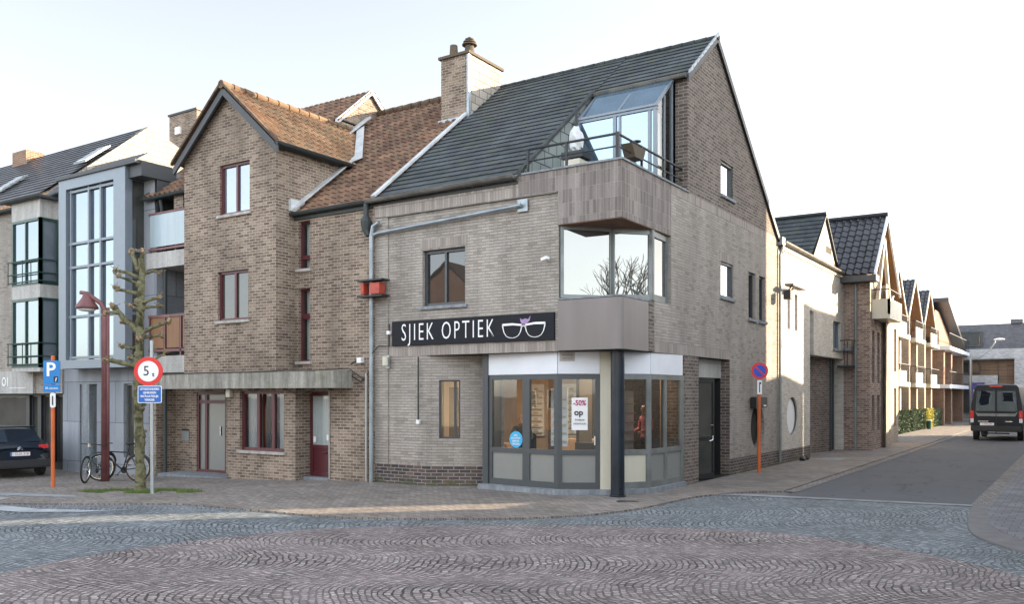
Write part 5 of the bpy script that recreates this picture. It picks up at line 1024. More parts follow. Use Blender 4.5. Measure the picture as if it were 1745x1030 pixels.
# ------------------------------------------------------------------ modern block closing the street
Q = thing('modern_block', 'modern block with dark top storey above white brick frames, closing the side street', 'building', (4, 64, 0))
m = MB(); m.box(-3.0, 14, 61.2, 75, 5.5, 7.45); m.box(2.6, 3.4, 61.0, 63, 7.45, 7.75); m.build('upper_wall', 'brick_anth', Q)
m = MB(); m.box(-3, 9.0, 60.2, 60.6, 4.75, 5.5); m.box(2.9, 4.6, 60.2, 61, 0, 4.75); m.box(-3, 1.8, 60.0, 60.4, 2.9, 3.5); m.box(1.0, 1.8, 60.0, 60.5, 0, 2.9); m.box(7.4, 9, 60.2, 61, 0, 4.75); m.box(-3, 14, 61.4, 75, 0, 5.5); m.build('frame_wall', 'brick_grey', Q)
m = MB(); m.box(1.85, 2.88, 60.8, 61.3, 0, 4.7); m.box(-1.0, 1.85, 60.9, 61.3, 3.5, 4.7); m.box(4.65, 7.35, 60.8, 61.3, 0, 4.7); split_build(m, 'timber_cladding', 'timber', Q)
for h in ((-1.4, .7, 5.75, 6.95, 61.2), (-1.0, .6, 3.65, 4.6, 60.9), (-2.2, .4, .6, 2.6, 60.6), (4.6, 6.5, 5.75, 6.95, 61.2)): window(Q, 'Y', h[4]-.1, *h[:4], 'anth', 'g_mid', .02, .1, vs=((h[0]+h[1])/2,))

# ------------------------------------------------------------------ houses outside the view: they shade the street and show in the window reflections
OB = thing('shading_block', 'tall unseen brick block across the side street, shaped to shade the corner and pass a sun streak', 'building', (14, 10, 0))
m = MB()
for p_, a_, b_2 in (([(9.5, 2), (20, 2), (20, 19.26), (9.5, 8.55)], 0, 6.9), ([(9.5, 6.0), (20, 6), (20, 19.26), (9.5, 8.55)], 6.9, 15.5), ([(9.5, 8.55), (20, 19.26), (20, 20.3), (9.5, 9.6)], 0, 4.4), ([(9.5, 8.55), (10.2, 9.264), (10.2, 10.314), (9.5, 9.6)], 7.6, 15.5), ([(9.5, 9.6), (20, 20.3), (20, 29), (9.5, 18.65)], 0, 15.5)): m.prism([(x, y, a_) for x, y in p_], (0, 0, b_2-a_))  # slot, bridge and slanted sides shaped to send a sun streak onto the square
m.build('wall', 'brick_rear', OB)
for k in range(4):
    for y in (10.2, 12.4, 14.6, 16.8):
        window(OB, ((9.49, y+1.2), (9.49, y)), 0, 0, 1.2, 1.2+k*3.4, 2.9+k*3.4, 'white', 'g_mid', -.02, .06)
m = MB(); m.prism([(9.3, 5.8, 15.5), (20, 5.8, 15.5), (20, 29, 15.5), (9.3, 18.7, 15.5)], (0, 0, .2)); m.build('roof', 'fascia', OB)
def house(x0, x1, y0, y1, h, label, mat='brick_left', roofm='tile_brown', ridge='X', pitch=.8, face=None):
    A = thing('brick_house', label, 'building', ((x0+x1)/2, (y0+y1)/2, 0), 'houses outside the frame')
    m = MB(); m.box(x0, x1, y0, y1, -.4, h)
    if ridge == 'X': c = (y0+y1)/2; r = pitch*(y1-y0)/2; m.prism([(x0, y0, h), (x0, y1, h), (x0, c, h+r)], (x1-x0, 0, 0)); q = [[(x0, y0-.3, h-.1), (x1, y0-.3, h-.1), (x1, c, h+r+.1), (x0, c, h+r+.1)], [(x0, y1+.3, h-.1), (x1, y1+.3, h-.1), (x1, c, h+r+.1), (x0, c, h+r+.1)]]
    else: c = (x0+x1)/2; r = pitch*(x1-x0)/2; m.prism([(x0, y0, h), (x1, y0, h), (c, y0, h+r)], (0, y1-y0, 0)); q = [[(x0-.3, y0-.2, h-.1), (x0-.3, y1+.2, h-.1), (c, y1+.2, h+r+.1), (c, y0-.2, h+r+.1)], [(x1+.3, y0-.2, h-.1), (x1+.3, y1+.2, h-.1), (c, y1+.2, h+r+.1), (c, y0-.2, h+r+.1)]]
    m.build('wall', mat, A); m = MB()
    for p in q: m.prism(p, (0, 0, .15))
    m.build('roof', roofm, A)
    if face == 'N':   # windows on the side that looks at the square
        x = x0+.8
        while x < x1-1.6:
            for z in (1.0, 3.8): window(A, ((x+1.1, y1), (x, y1)), 0, 0, 1.1, z, z+1.4, 'white', 'g_mid', -.03, .06)
            x += 2.2
    return A
house(9.5, 18, -10, 2, 3.4, 'low brick house on the right of the square outside the frame', 'brick_left', 'tile_black', 'X', .25)
house(10, 13, 18.7, 22.9, 6.35, 'narrow flat-roofed brick house across the side street beside the tall block', 'brick_red', 'tile_black', 'X', .05)
A = thing('brick_house', 'wider unseen brick house across the side street, slanted to shape its shadow on the pale wing', 'building', (13, 28, 0), 'houses outside the frame')
m = MB(); m.prism([(10, 22.95, -.1), (16, 29.07, -.1), (16, 35.6, -.1), (10, 29.5, -.1)], (0, 0, 9.0)); m.build('wall', 'brick_red', A); m = MB(); m.prism([(9.9, 22.9, 8.8), (16, 29.1, 8.9), (16, 35.7, 8.7), (9.9, 29.6, 8.4)], (0, 0, .15)); m.build('roof', 'tile_black', A)  # sides slanted along the sun so the shadow edge stands upright
house(10, 15, 29.7, 39.8, 4.2, 'low garage range across the side street', 'brick_rear', 'tile_black', 'X', .05)
house(10, 17, 41.2, 75, 2.9, 'long low garage row further along the side street', 'brick_rear', 'tile_black', 'X', .03)
for i, (x, wd, h, mt, rm) in enumerate(((-34, 7, 6.0, 'brick_orange', 'tile_brown'), (-26.5, 7, 5.6, 'brick_rear', 'tile_black'), (-19, 8, 6.2, 'brick_left', 'tile_brown'), (-10.5, 7, 5.2, 'brick_far', 'tile_black'), (-3, 8, 5.6, 'brick_grey', 'tile_brown'), (5.5, 9, 5.0, 'brick_rear', 'tile_black'))):
    house(x, x+wd, -44, -34, h+2.4, ('orange brick house', 'pale house', 'brown house', 'cream house', 'wide grey house', 'low pale house')[i]+' on the far side of the square behind the viewer', mt, rm, 'Y' if i % 2 == 0 else 'X', .8, 'N')
# ------------------------------------------------------------------ street furniture
RT = Vector((.836, .549, 0))          # signs face the square: their width runs along this direction
FN = Vector((.549, -.836, 0))         # and their faces look this way
def plate(mb, c, w, h, t, r=.03, n=5):
    """rounded rectangular plate facing FN, centre of its front face at c"""
    P = []
    for sx, sz, a0 in ((1, 1, 0), (-1, 1, 90), (-1, -1, 180), (1, -1, 270)):
        for i in range(n+1): a = R(a0+90*i/n); P.append(Vector(c)+RT*(sx*(w/2-r)+r*math.cos(a))+Vector((0, 0, sz*(h/2-r)+r*math.sin(a))))
    return mb.prism(P, -FN*t)
def disc_sign(t, c, r, n=48):
    pass
ps = thing('parking_sign', 'blue parking sign on an orange post beside the parked dark car', 'sign', (-13.42, -3.41, gz(-13.42)))
z0 = gz(-13.42)
m = MB(); m.tube([(-13.42, -3.41, z0), (-13.42, -3.41, 2.95)], .045, 12); m.build('post', 'orange', ps)
c = Vector((-13.42, -3.40, 2.55))+FN*.08
m = MB(); plate(m, c, .40, .56, .02); m.build('plate', 'parkblue', ps); text('P', .46, c+FN*.006+Vector((0, 0, .05))-RT*.02, RT, 'letter', ps, bold=.008)
m = MB(); plate(m, c+FN*.004+RT*.10-Vector((0, 0, .17)), .10, .14, .003, .005); m.build('pictogram', 'black', ps); m = MB(); m.tube([c+FN*.01+RT*.10-Vector((0, 0, .22)), c+FN*.01+RT*.12-Vector((0, 0, .13))], .012, 6); m.build('pictogram', 'letter', ps)
c2 = c-Vector((0, 0, .385)); m = MB(); plate(m, c2, .40, .18, .02, .02); m.build('plate', 'parkblue', ps); text('30 minuten', .075, c2+FN*.005, RT, 'letter', ps, sx=.9)
c3 = Vector((-13.40, -3.40, 1.88))+FN*.05; m = MB(); plate(m, c3, .13, .36, .015, .05); m.build('arrow_plate', 'signwhite', ps); m = MB(); m.prism([c3+FN*.01+RT*a+Vector((0, 0, b)) for a, b in ((-.015, -.12), (.015, -.12), (.015, .1), (-.015, .1))], FN*.002); m.build('arrow', 'black', ps)
ws = thing('weight_limit_sign', 'round red-rimmed 5 ton sign above a blue text plate, beside the pollarded tree', 'sign', (-9.0, -3.76, gz(-9)))
z0 = gz(-9); m = MB(); m.tube([(-9.0, -3.76, z0), (-9.08, -3.72, 3.15)], .038, 12); m.build('post', 'galv', ws)
c = Vector((-9.1, -3.76, 2.50))+FN*.06
m = MB(); m.disc(c-FN*.02, FN, .30, .02, 48); m.build('disc', 'signred', ws); m = MB(); m.disc(c, FN, .215, .004, 48); m.build('disc_centre', 'signwhite', ws)
text('5', .29, c+FN*.006-RT*.04, RT, 'black', ws, sx=.95); text('t', .12, c+FN*.006+RT*.105-Vector((0, 0, .07)), RT, 'black', ws, bold=.004)
c2 = c+RT*.03-Vector((0, 0, .485)); m = MB(); plate(m, c2, .50, .36, .015, .03); m.build('plate', 'letter', ws); m = MB(); plate(m, c2+FN*.002, .475, .335, .003, .025); m.build('plate_face', 'signblue', ws)
for k, s in enumerate(('UITGEZONDERD', 'LIJNBUSSEN', 'EN PLAATSELIJK', 'VERKEER')): text(s, .062, c2+FN*.006+Vector((0, 0, .11-.075*k)), RT, 'letter', ws, sx=.85, bold=.001)
np_ = thing('no_parking_sign', 'round blue and red no-parking sign on an orange post in front of the side wall', 'sign', (.35, 7.2, .02))
m = MB(); m.tube([(.35, 7.2, 0), (.35, 7.2, 2.3)], .045, 12); m.build('post', 'orange', np_); m = MB(); m.tube([(.35, 7.2, 2.3), (.35, 7.2, 2.8)], .03, 8); m.build('upper_post', 'galv', np_)
c = Vector((.35, 7.2, 2.62))+FN*.06
m = MB(); m.disc(c-FN*.02, FN, .215, .02, 40); m.build('disc', 'signred', np_); m = MB(); m.disc(c, FN, .155, .004, 40); m.build('disc_centre', plain('royal_blue', (.02, .07, .45), .4, var=.05), np_)
d = (RT*.7-Vector((0, 0, .7))).normalized(); s = d.cross(FN); m = MB(); m.obox(c+FN*.003-d*.17-s*.02, d*.34, s*.04, FN*.003); m.build('slash', 'signred', np_)
c3 = Vector((.35, 7.2, 2.2))+FN*.055; m = MB(); plate(m, c3, .12, .36, .01, .01); m.build('arrow_plate', 'signwhite', np_); m = MB(); m.obox(c3+FN*.002-RT*.012-Vector((0, 0, .13)), RT*.024, (0, 0, .26), FN*.002); m.obox(c3+FN*.002-RT*.012+Vector((0, 0, .08)), RT*.05, (0, 0, .05), FN*.002); m.build('arrow', 'black', np_)

sl_ = thing('street_lamp', 'old wine-red street lamp with a bent neck and a shallow conical shade near the bicycles', 'lamp', (-13.73, -1.9, gz(-13.7)))
z0 = gz(-13.7); m = MB(); b = Vector((-13.73, -1.9, 0))
m.tube([b+Vector((0, 0, z0)), b+Vector((0, 0, 4.2)), b-RT*.08+Vector((0, 0, 4.35)), b-RT*.45+Vector((0, 0, 4.62)), b-RT*.62+Vector((0, 0, 4.64))], [.085, .07, .06, .05, .05], 12); m.tube([b+RT*.09+Vector((0, 0, z0)), b+RT*.09+Vector((0, 0, 4.25))], .04, 8); m.build('post', 'lampred', sl_, smooth=True)
hc = b-RT*.45; m = MB(); m.tube([hc+Vector((0, 0, 4.62)), hc+Vector((0, 0, 4.5)), hc+Vector((0, 0, 4.28)), hc+Vector((0, 0, 4.22))], [.08, .12, .27, .28], 24); m.build('lamp_shade', 'lampred', sl_, smooth=True)
m = MB(); m.ball(hc+Vector((0, 0, 4.2)), .21, 16, 8, (1, 1, .25)); m.build('diffuser', 'signwhite', sl_, smooth=True)

fl = thing('far_street_lamp', 'slender pale street lamp with a curved arm above the black van', 'lamp', (1.0, 50, 0))
m = MB(); P = [(1.0, 50, 0), (1.0, 50, 4.4)]+[(1.0+1.45*math.sin(t*1.35)*1.0, 50+.3*t, 4.4+1.25*(1-math.cos(t*1.6))*.8+.2*t) for t in [i/8 for i in range(1, 9)]]
m.tube(P, [.09, .07]+[.05]*8, 8); m.build('post', 'galv', fl, smooth=True); e = Vector(P[-1]); m = MB(); m.ball(e+Vector((.2, 0, .02)), .3, 12, 6, (1.1, .5, .3)); m.build('lamp_head', 'signwhite', fl, smooth=True)

# ------------------------------------------------------------------ pollarded tree
nb = NT('mossy_bark'); v = nb.noise(7, 6); vo = nb.n('ShaderNodeTexVoronoi'); vo.inputs['Scale'].default_value = 16; nb.l(nb.pos(), vo.inputs['Vector'])
cc = nb.ramp(v, [(.3, (.04, .038, .022)), (.45, (.10, .095, .05)), (.56, (.17, .16, .10)), (.66, (.13, .13, .065)), (.78, (.25, .24, .17))]); nb.bsdf(cc, .95, 0, nb.bump(nb.math('ADD', vo.outputs['Distance'], nb.noise(30, 6)), .9, .02), .2); M['bark'] = nb.m
nk = NT('pruned_knob'); nk.bsdf(nk.ramp(nk.noise(25, 5), [(.35, (.10, .075, .04)), (.6, (.30, .22, .13)), (.75, (.5, .42, .3))]), .9, 0, nk.bump(nk.noise(40, 5), .8, .02)); M['knob'] = nk.m
def branchy(mb, pts, r0, r1, n=9, jit=.12, seg=7):
    P = []; Rr = []
    for i in range(len(pts)-1):
        for k in range(seg): t = k/seg; P.append(Vector(pts[i]).lerp(Vector(pts[i+1]), t))
    P.append(Vector(pts[-1])); N_ = len(P)
    for i in range(N_): t = i/(N_-1); Rr.append((r0+(r1-r0)*t)*(1+random.uniform(-jit, jit))); P[i] += Vector((random.uniform(-1, 1), random.uniform(-1, 1), 0))*Rr[i]*.12
    return mb.tube(P, Rr, n)
tr = thing('pollarded_tree', 'pollarded street tree with a mossy knobbly trunk and bare stub branches', 'tree', (-9.91, -3.42, gz(-9.91)))
T0 = Vector((-9.91, -3.42, 0)); K_ = 19.06/1490     # metres per photo pixel at the tree
def tp(dx, z, dd=0): return T0+RT*dx+FN*(-dd)+Vector((0, 0, z))
m = MB(); branchy(m, [tp(0, gz(-9.9)-.05), tp(0, .15), tp(-.03, 1.2), tp(-.06, 2.2), tp(-.03, 3.2), tp(0, 4.1), tp(.03, 4.75), tp(.0, 5.0)], .112, .06, 14, .10, 9)
m.ball(tp(0, gz(-9.9)+.02), .18, 14, 6, (1, 1, .5), .12)
for z in (4.42, 4.05, 3.3, 2.9, 3.9, 2.4, 1.7, 1.1): m.ball(tp(random.uniform(-.05, .05), z), .10 if z > 2.6 else .085, 10, 7, (1, 1, .9), .12)
m.build('trunk', 'bark', tr, smooth=True)
limbs = [((-.03, 4.7), (-.2, 5.0), (-.28, 5.17), .06, .2), ((.0, 4.75), (.08, 5.0), (.12, 5.1), .06, -.2), ((.0, 4.62), (.25, 4.72), (.36, 4.70), .04, .1), ((-.02, 4.55), (-.3, 4.68), (-.55, 4.72), .05, .0), ((-.02, 4.4), (-.2, 4.5), (-.35, 4.55), .04, -.3),
    ((-.02, 4.2), (-.3, 4.28), (-.6, 4.33), .05, .15), ((0, 4.0), (.25, 4.1), (.42, 4.13), .045, .0), ((.0, 3.9), (.15, 3.95), (.25, 3.97), .04, .4), ((-.02, 3.35), (-.4, 3.7), (-.62, 3.95), .07, .1), ((-.5, 3.8), (-.7, 3.82), (-.82, 3.8), .05, .12), ((-.04, 3.4), (-.3, 3.6), (-.6, 3.65), .055, .5),
    ((0, 3.35), (.3, 3.5), (.62, 3.62), .06, 0), ((.0, 3.25), (.2, 3.3), (.35, 3.33), .045, .3), ((-.04, 3.1), (-.2, 3.02), (-.5, 3.08), .05, .2), ((-.05, 2.65), (-.4, 2.7), (-.78, 2.78), .07, .1), ((-.05, 2.65), (-.25, 2.8), (-.45, 2.85), .05, .5), ((.05, 2.7), (.3, 2.8), (.5, 2.92), .035, .1), ((.0, 3.5), (.1, 3.8), (.0, 3.9), .05, -.5), ((.0, 3.0), (.1, 3.1), (.15, 3.2), .05, -.4)]
for a, b_2, c_, r_, dd in limbs:
    m = MB(); branchy(m, [tp(*a), tp(b_2[0], b_2[1], dd*.5), tp(c_[0], c_[1], dd)], r_*.95, r_*.6, 8, .15, 5); lmb = m.build('limb', 'bark', tr, smooth=True); m = MB()
    e = tp(c_[0], c_[1], dd)
    for k in range(5): m.ball(e+Vector([random.uniform(-.04, .04) for _ in range(3)]), r_*random.uniform(.5, .95), 7, 5, jit=.15)
    for k in range(7): d = Vector([random.uniform(-1, 1), random.uniform(-1, 1), random.uniform(.1, 1)]).normalized(); m.tube([e, e+d*random.uniform(.07, .18)], [.010, .005], 5)
    m.build('pruned_knob', 'knob', lmb, smooth=True)
m = MB()
for k in range(26): z = random.uniform(.9, 4.8); a = random.uniform(0, 6.28); m.ball(T0+Vector((.10*math.cos(a)*(1.1-z*.1), .10*math.sin(a)*(1.1-z*.1), z)), random.uniform(.025, .05), 6, 5, jit=.2)
m.build('bark_bumps', 'bark', tr, smooth=True)
# grass tuft round the tree foot
m = MB(); random.seed(3)
for i in range(6500):
    a = random.uniform(0, 6.283); q = math.sqrt(random.random()); x = -9.75+q*1.55*math.cos(a)+random.gauss(0, .08); y = -3.55+q*.42*math.sin(a)+q*.35*math.cos(a)
    if math.sin(x*5.1)+math.sin(y*9+x*2.3) < -.45: continue
    h = random.uniform(.02, .10)*random.random()**.5; w_ = .007; an = random.uniform(0, 3.14); dx, dy = w_*math.cos(an), w_*math.sin(an); lx, ly = random.uniform(-.03, .03), random.uniform(-.03, .03); z = gz(x)+.02
    m.add([(x-dx, y-dy, z), (x+dx, y+dy, z), (x+lx, y+ly, z+h)], [(0, 1, 2)])
gr = NT('grass_blades'); gr.bsdf(gr.ramp(gr.noise(3, 4), [(.3, (.06, .11, .02)), (.7, (.13, .18, .04))]), .8); tag(m.build('grass', gr.m), 'short green grass round the foot of the pollarded tree', 'grass', kind='stuff')

# ------------------------------------------------------------------ vehicles
def paint(name, col, rough=.22):
    n = NT(name); n.bsdf(n.mix(n.noise(1.5, 4), tuple(x*.85 for x in col), tuple(x*1.15 for x in col)), rough, .0, None, .25, **{'Coat Weight': .12, 'Coat Roughness': .1}); return n.m
M['carpaint'] = paint('dark_blue_car_paint', (.012, .018, .028)); M['vanpaint'] = paint('black_van_paint', (.006, .009, .016), .4)
M['taillamp'] = plain('red_tail_lamp', (.55, .015, .015), .15, var=.1); M['clearlamp'] = plain('clear_lamp', (.6, .6, .6), .15); M['carglass'] = glass_opaque('car_glass', .05, (.012, .016, .022), (.6, .8, 1)); M['plastic'] = plain('black_plastic', (.018, .018, .02), .6)
def loft(mb, secs):
    """secs: list of (x, [(y,z)...]) half sections from the bottom centre to the top centre, mirrored"""
    k = len(mb.v); n = len(secs[0][1])
    for x, pts in secs:
        for y, z in pts: mb.v.append((x, y, z))
        for y, z in reversed(pts): mb.v.append((x, -y, z))
    m2 = 2*n
    for i in range(len(secs)-1):
        for j in range(m2): mb.f.append((k+i*m2+j, k+i*m2+(j+1) % m2, k+(i+1)*m2+(j+1) % m2, k+(i+1)*m2+j))
    mb.f.append(tuple(k+j for j in range(m2))); mb.f.append(tuple(k+(len(secs)-1)*m2+j for j in range(m2))[::-1]); return mb
def wheel(parent, x, y, r, w, side):
    m = MB(); m.tube([(x, y-w/2, r), (x, y-w/2+.02, r), (x, y+w/2-.02, r), (x, y+w/2, r)], [r*.9, r, r, r*.9], 28); t = m.build('wheel', 'tyre', parent, smooth=False)
    m = MB(); s = 1 if side > 0 else -1; m.disc((x, y+s*(w/2-.02), r), (0, s, 0), r*.66, .025, 24)
    for k in range(5): a = 2*math.pi*k/5; m.obox((x-.03*math.cos(a+1.57)+r*.12*math.cos(a), y+s*(w/2+.005), r-.03*math.sin(a+1.57)+r*.12*math.sin(a)), (r*.52*math.cos(a), 0, r*.52*math.sin(a)), (.06*math.cos(a+1.57), 0, .06*math.sin(a+1.57)), (0, s*.01, 0))
    m.build('rim', 'galv', t)
# hatchback, local x = length (rear at x=0 looking towards +x), built at the origin then placed
def make_car(label, pm='carpaint'):
    A = thing('parked_car', label, 'car'); W = .89
    def sec(x, zb, zs, zt, ws, wt, hw=W):  # half section: floor, sill, waist, roof edge, roof
        return (x, [(0, zb), (hw*.86, zb), (hw*.97, zb+.12), (hw, zb+.32), (hw*.985, zs-.08), (ws, zs), (ws-.02, zs+.03), (wt+.03, zt-.06), (wt-.04, zt), (0, zt+.025)])
    S_ = [sec(.02, .42, .80, .86, .70, .62, .78), sec(-.05, .30, .96, 1.0, .74, .66, .86), sec(-.22, .24, 1.02, 1.06, .78, .64), sec(-.42, .22, 1.02, 1.26, .80, .60), sec(-.78, .21, 1.01, 1.45, .82, .59), sec(-1.5, .20, .99, 1.50, .83, .60), sec(-2.3, .20, .97, 1.48, .83, .60), sec(-2.75, .20, .96, 1.34, .83, .62), sec(-3.25, .20, .95, 1.02, .82, .68), sec(-3.9, .22, .84, .90, .78, .66, .87), sec(-4.25, .26, .66, .74, .68, .55, .80), sec(-4.34, .34, .58, .62, .6, .5, .72)]
    b = loft(MB(), S_).build('body', pm, A, smooth=True, bevel=0)
    sub = b.modifiers.new('subd', 'SUBSURF'); sub.levels = 2; sub.render_levels = 2
    m = MB(); m.poly([(-.20, -.60, 1.045), (-.20, .60, 1.045), (-.62, .56, 1.40), (-.62, -.56, 1.40)]); m.v = [(x+.03, y, z+.025) for x, y, z in m.v]; m.build('rear_window', 'carglass', A)
    m = MB()
    for s in (-1, 1): m.poly([(-.75, s*.80, 1.06), (-2.75, s*.845, 1.02), (-2.35, s*.68, 1.40), (-1.0, s*.66, 1.42)])
    m.build('side_window', 'carglass', A)
    for s in (-1, 1): m = MB(); m.obox((.0, s*.50, .84), (-.16, s*.02, 0), (0, s*.28, 0), (-.01, 0, .13)); m.build('tail_light', 'taillamp', A, bevel=.02)
    m = MB(); m.obox((.045, -.84, .30), (-.1, 0, 0), (0, 1.68, 0), (0, 0, .28)); m.build('bumper', 'plastic', A, bevel=.04)
    m = MB(); m.box(.04, .055, -.26, .26, .66, .77); p = m.build('number_plate', 'signwhite', A); text('1 GUA 318', .095, (.057, 0, .715), (0, 1, 0), plain('plate_red', (.3, .02, .02), .5) if 'plate_red' not in bpy.data.materials else bpy.data.materials['plate_red'], p, ext=.001)
    m = MB(); m.box(.054, .058, -.26, -.225, .66, .77); m.build('euro_band', 'signblue', p)
    m = MB()
    for k in (0, 1): m.tube([(.03, -.07, .83+k*.045), (.03, 0, .875+k*.045), (.03, .07, .83+k*.045)], .009, 6)
    m.build('badge', 'chrome', A); m = MB(); m.obox((-.62, -.58, 1.47), (-.1, 0, .02), (0, 1.16, 0), (0.03, 0, .03)); m.build('spoiler', pm, A, bevel=.01)
    for x in (-.82, -3.42):
        for s in (-1, 1): wheel(A, x, s*.78, .31, .2, s)
    return A
car = make_car('dark blue hatchback parked at the left edge, seen from behind'); car.location = (-17.75, -1.95, gz(-16)-.03); car.scale = (.96, .96, .96); car.rotation_euler = (0, 0, R(-12))
car2 = copy_tree(car); car2['label'] = 'dark parked car partly hidden beyond the right side of the black van'; car2.location = (6.55, 30.5, .02); car2.rotation_euler = (0, 0, R(-90))
# van: rear at y=0 looking towards -y, length along +y
VN = thing('parked_van', 'black panel van parked on the side street, seen from behind', 'van', (0, 0, 0)); W = .99
def vs_(y, zt, hw, top, zb=.42): return (y, [(0, zb), (hw*.93, zb), (hw, zb+.15), (hw, 1.25), (hw*.985, 1.6), (top, zt-.12), (top-.09, zt-.015), (0, zt)])
secs = [vs_(.0, 2.40, .95, .80), vs_(.06, 2.46, .98, .84), vs_(.4, 2.48, .99, .86), vs_(3.8, 2.48, .99, .86), vs_(4.5, 2.36, .99, .84), vs_(5.0, 1.75, .97, .86), vs_(5.25, 1.22, .94, .84), vs_(5.8, 1.02, .88, .72)]
mb = MB(); loft(mb, [(y, p) for y, p in secs]); mb.v = [(-yy, x, z) for x, yy, z in mb.v]; mb.build('body', 'vanpaint', VN, smooth=False, bevel=.02)
m = MB()
for s in (-1, 1): m.poly([(s*.04, -.012, 1.30), (s*.80, -.012, 1.30), (s*.74, .0, 2.18), (s*.04, -.0, 2.18)])
m.v = [(x, -.03, z) for x, y, z in m.v]; m.build('rear_window', 'carglass', VN)
m = MB(); m.box(-.012, .012, -.035, .0, .62, 2.3); m.box(-.8, .8, -.036, 0, 2.0, 2.012); m.build('door_seam', 'black', VN)
m = MB(); m.prism([(-.82, -.02, 1.28), (-.72, -.02, 1.08), (.72, -.02, 1.08), (.82, -.02, 1.28), (.70, -.02, 1.20), (-.70, -.02, 1.20)], (0, .01, 0)); m.build('trim_strip', 'alu', VN)
for s in (-1, 1):
    m = MB(); m.box(s*.86, s*1.0, -.03, .05, .98, 1.32); o = m.build('tail_light', 'taillamp', VN, bevel=.015); m = MB(); m.box(s*.87, s*.995, -.032, .04, .80, .975); m.build('reverse_lamp', 'clearlamp', o)
m = MB(); m.box(-.98, .98, -.09, .1, .42, .66); m.build('bumper', 'plastic', VN, bevel=.03)
m = MB(); m.box(-.62, -.08, -.035, -.02, .68, .79); p = m.build('number_plate', 'signwhite', VN); text('1-TVK-204', .09, (-.35, -.037, .735), (1, 0, 0), bpy.data.materials['plate_red'], p, ext=.001)
m = MB(); m.box(-.25, .25, -.02, .04, 2.36, 2.42); m.build('brake_light', 'taillamp', VN); m = MB(); m.box(-.5, .5, .1, .16, .30, .36); m.tube([(0, .0, .36), (0, -.12, .36), (0, -.12, .45)], .025, 8); m.box(-.6, -.35, .1, .5, .24, .4); m.build('tow_bar', 'iron', VN)
m = MB(); m.box(-.7, -.3, -.02, .0, .84, .87); m.box(.35, .62, -.02, 0, .84, .87); split_build(m, 'badge', 'chrome', VN)
for y in (1.1, 4.75):
    for s in (-1, 1):
        mb = MB(); mb.tube([(s*.86-.11, y, .34), (s*.86+.11, y, .34)], .34, 26); t = mb.build('wheel', 'tyre', VN); mb = MB(); mb.disc((s*.975, y, .34), (s, 0, 0), .2, .01, 20); mb.build('rim', 'galv', t)
m = MB()
for s in (-1, 1): m.box(s*1.0, s*1.2, 4.2, 4.32, 1.35, 1.75)
m.build('mirror', 'plastic', VN, bevel=.03); VN.location = (4.08, 28.4, 0)

# bicycles
def make_bike(name, label, fm, steer=.4):
    A = thing(name, label, 'bicycle', (0, 0, 0), 'bicycles at the lamp post')
    q = Vector((.52, 0, .35)); ax = Vector((-math.sin(steer), math.cos(steer), 0))
    for nm, c, n in (('front_wheel', q, ax), ('rear_wheel', Vector((-.52, 0, .35)), Vector((0, 1, 0)))):
        m = MB(); m.ring(c, n, .325, .022, 36, 8); wl = m.build(nm, 'tyre', A, smooth=True); m = MB(); m.ring(c, n, .295, .009, 36, 6); m.build('rim', 'chrome', wl)
        m = MB(); u = n.normalized().orthogonal().normalized(); w2 = n.normalized().cross(u)
        for k in range(16): a = 2*math.pi*k/16; m.tube([c, c+(u*math.cos(a)+w2*math.sin(a))*.29], .0025, 4)
        m.tube([c-n.normalized()*.05, c+n.normalized()*.05], .02, 8); m.build('spokes', 'galv', wl)
    hd = Vector((.36, 0, .82)); bb_ = Vector((-.10, 0, .29)); st_ = Vector((-.24, 0, .84)); hd2 = Vector((.40, 0, .66)); rw_ = Vector((-.52, 0, .35))
    m = MB(); m.tube([hd, hd2], .022, 8); m.tube([hd2, bb_], .02, 8); m.tube([hd-Vector((.0, 0, .06)), st_-Vector((-.02, 0, .10))], .017, 8); m.tube([bb_, st_], .017, 8)
    for s in (-1, 1): m.tube([bb_+Vector((0, s*.02, 0)), rw_+Vector((0, s*.05, 0))], .01, 6); m.tube([st_-Vector((-.01, 0, .08)), rw_+Vector((0, s*.05, 0))], .009, 6)
    m.build('frame', fm, A, smooth=True)
    m = MB()
    for s in (-1, 1): m.tube([hd2-Vector((0, 0, .02))+ax*s*.04, q+ax*s*.05], .012, 6)
    m.tube([hd, hd+Vector((-.02, 0, .14))], .014, 6); m.build('fork', fm, A)
    m = MB(); h = hd+Vector((-.02, 0, .16)); m.tube([h+ax*.30-Vector((.06, 0, 0)), h+ax*.12, h, h-ax*.12, h-ax*.30-Vector((.06, 0, 0))], .013, 6); m.build('handlebar', 'iron', A)
    m = MB(); m.tube([st_-Vector((0, 0, .05)), st_+Vector((-.01, 0, .10))], .013, 6); m.ball(st_+Vector((-.03, 0, .13)), .12, 12, 6, (1.15, .6, .3)); m.build('saddle', 'black', A, smooth=True)
    m = MB(); m.tube([bb_+Vector((0, .06, 0)), bb_+Vector((.1, .08, -.12))], .01, 6); m.tube([bb_-Vector((0, .06, 0)), bb_+Vector((-.1, -.08, .12))], .01, 6); m.disc(bb_+Vector((0, -.05, 0)), (0, -1, 0), .09, .005, 20)
    m.box(bb_.x+.06, bb_.x+.14, .06, .14, bb_.z-.14, bb_.z-.12); m.box(bb_.x-.14, bb_.x-.06, -.14, -.06, bb_.z+.12, bb_.z+.14); m.build('crank', 'iron', A)
    m = MB(); pr_ = [rw_+Vector((math.cos(a), 0, math.sin(a)))*.36 for a in [R(20+i*14) for i in range(11)]]; m.tube(pr_, .02, 5); m.build('mudguard', 'iron', A)
    return A
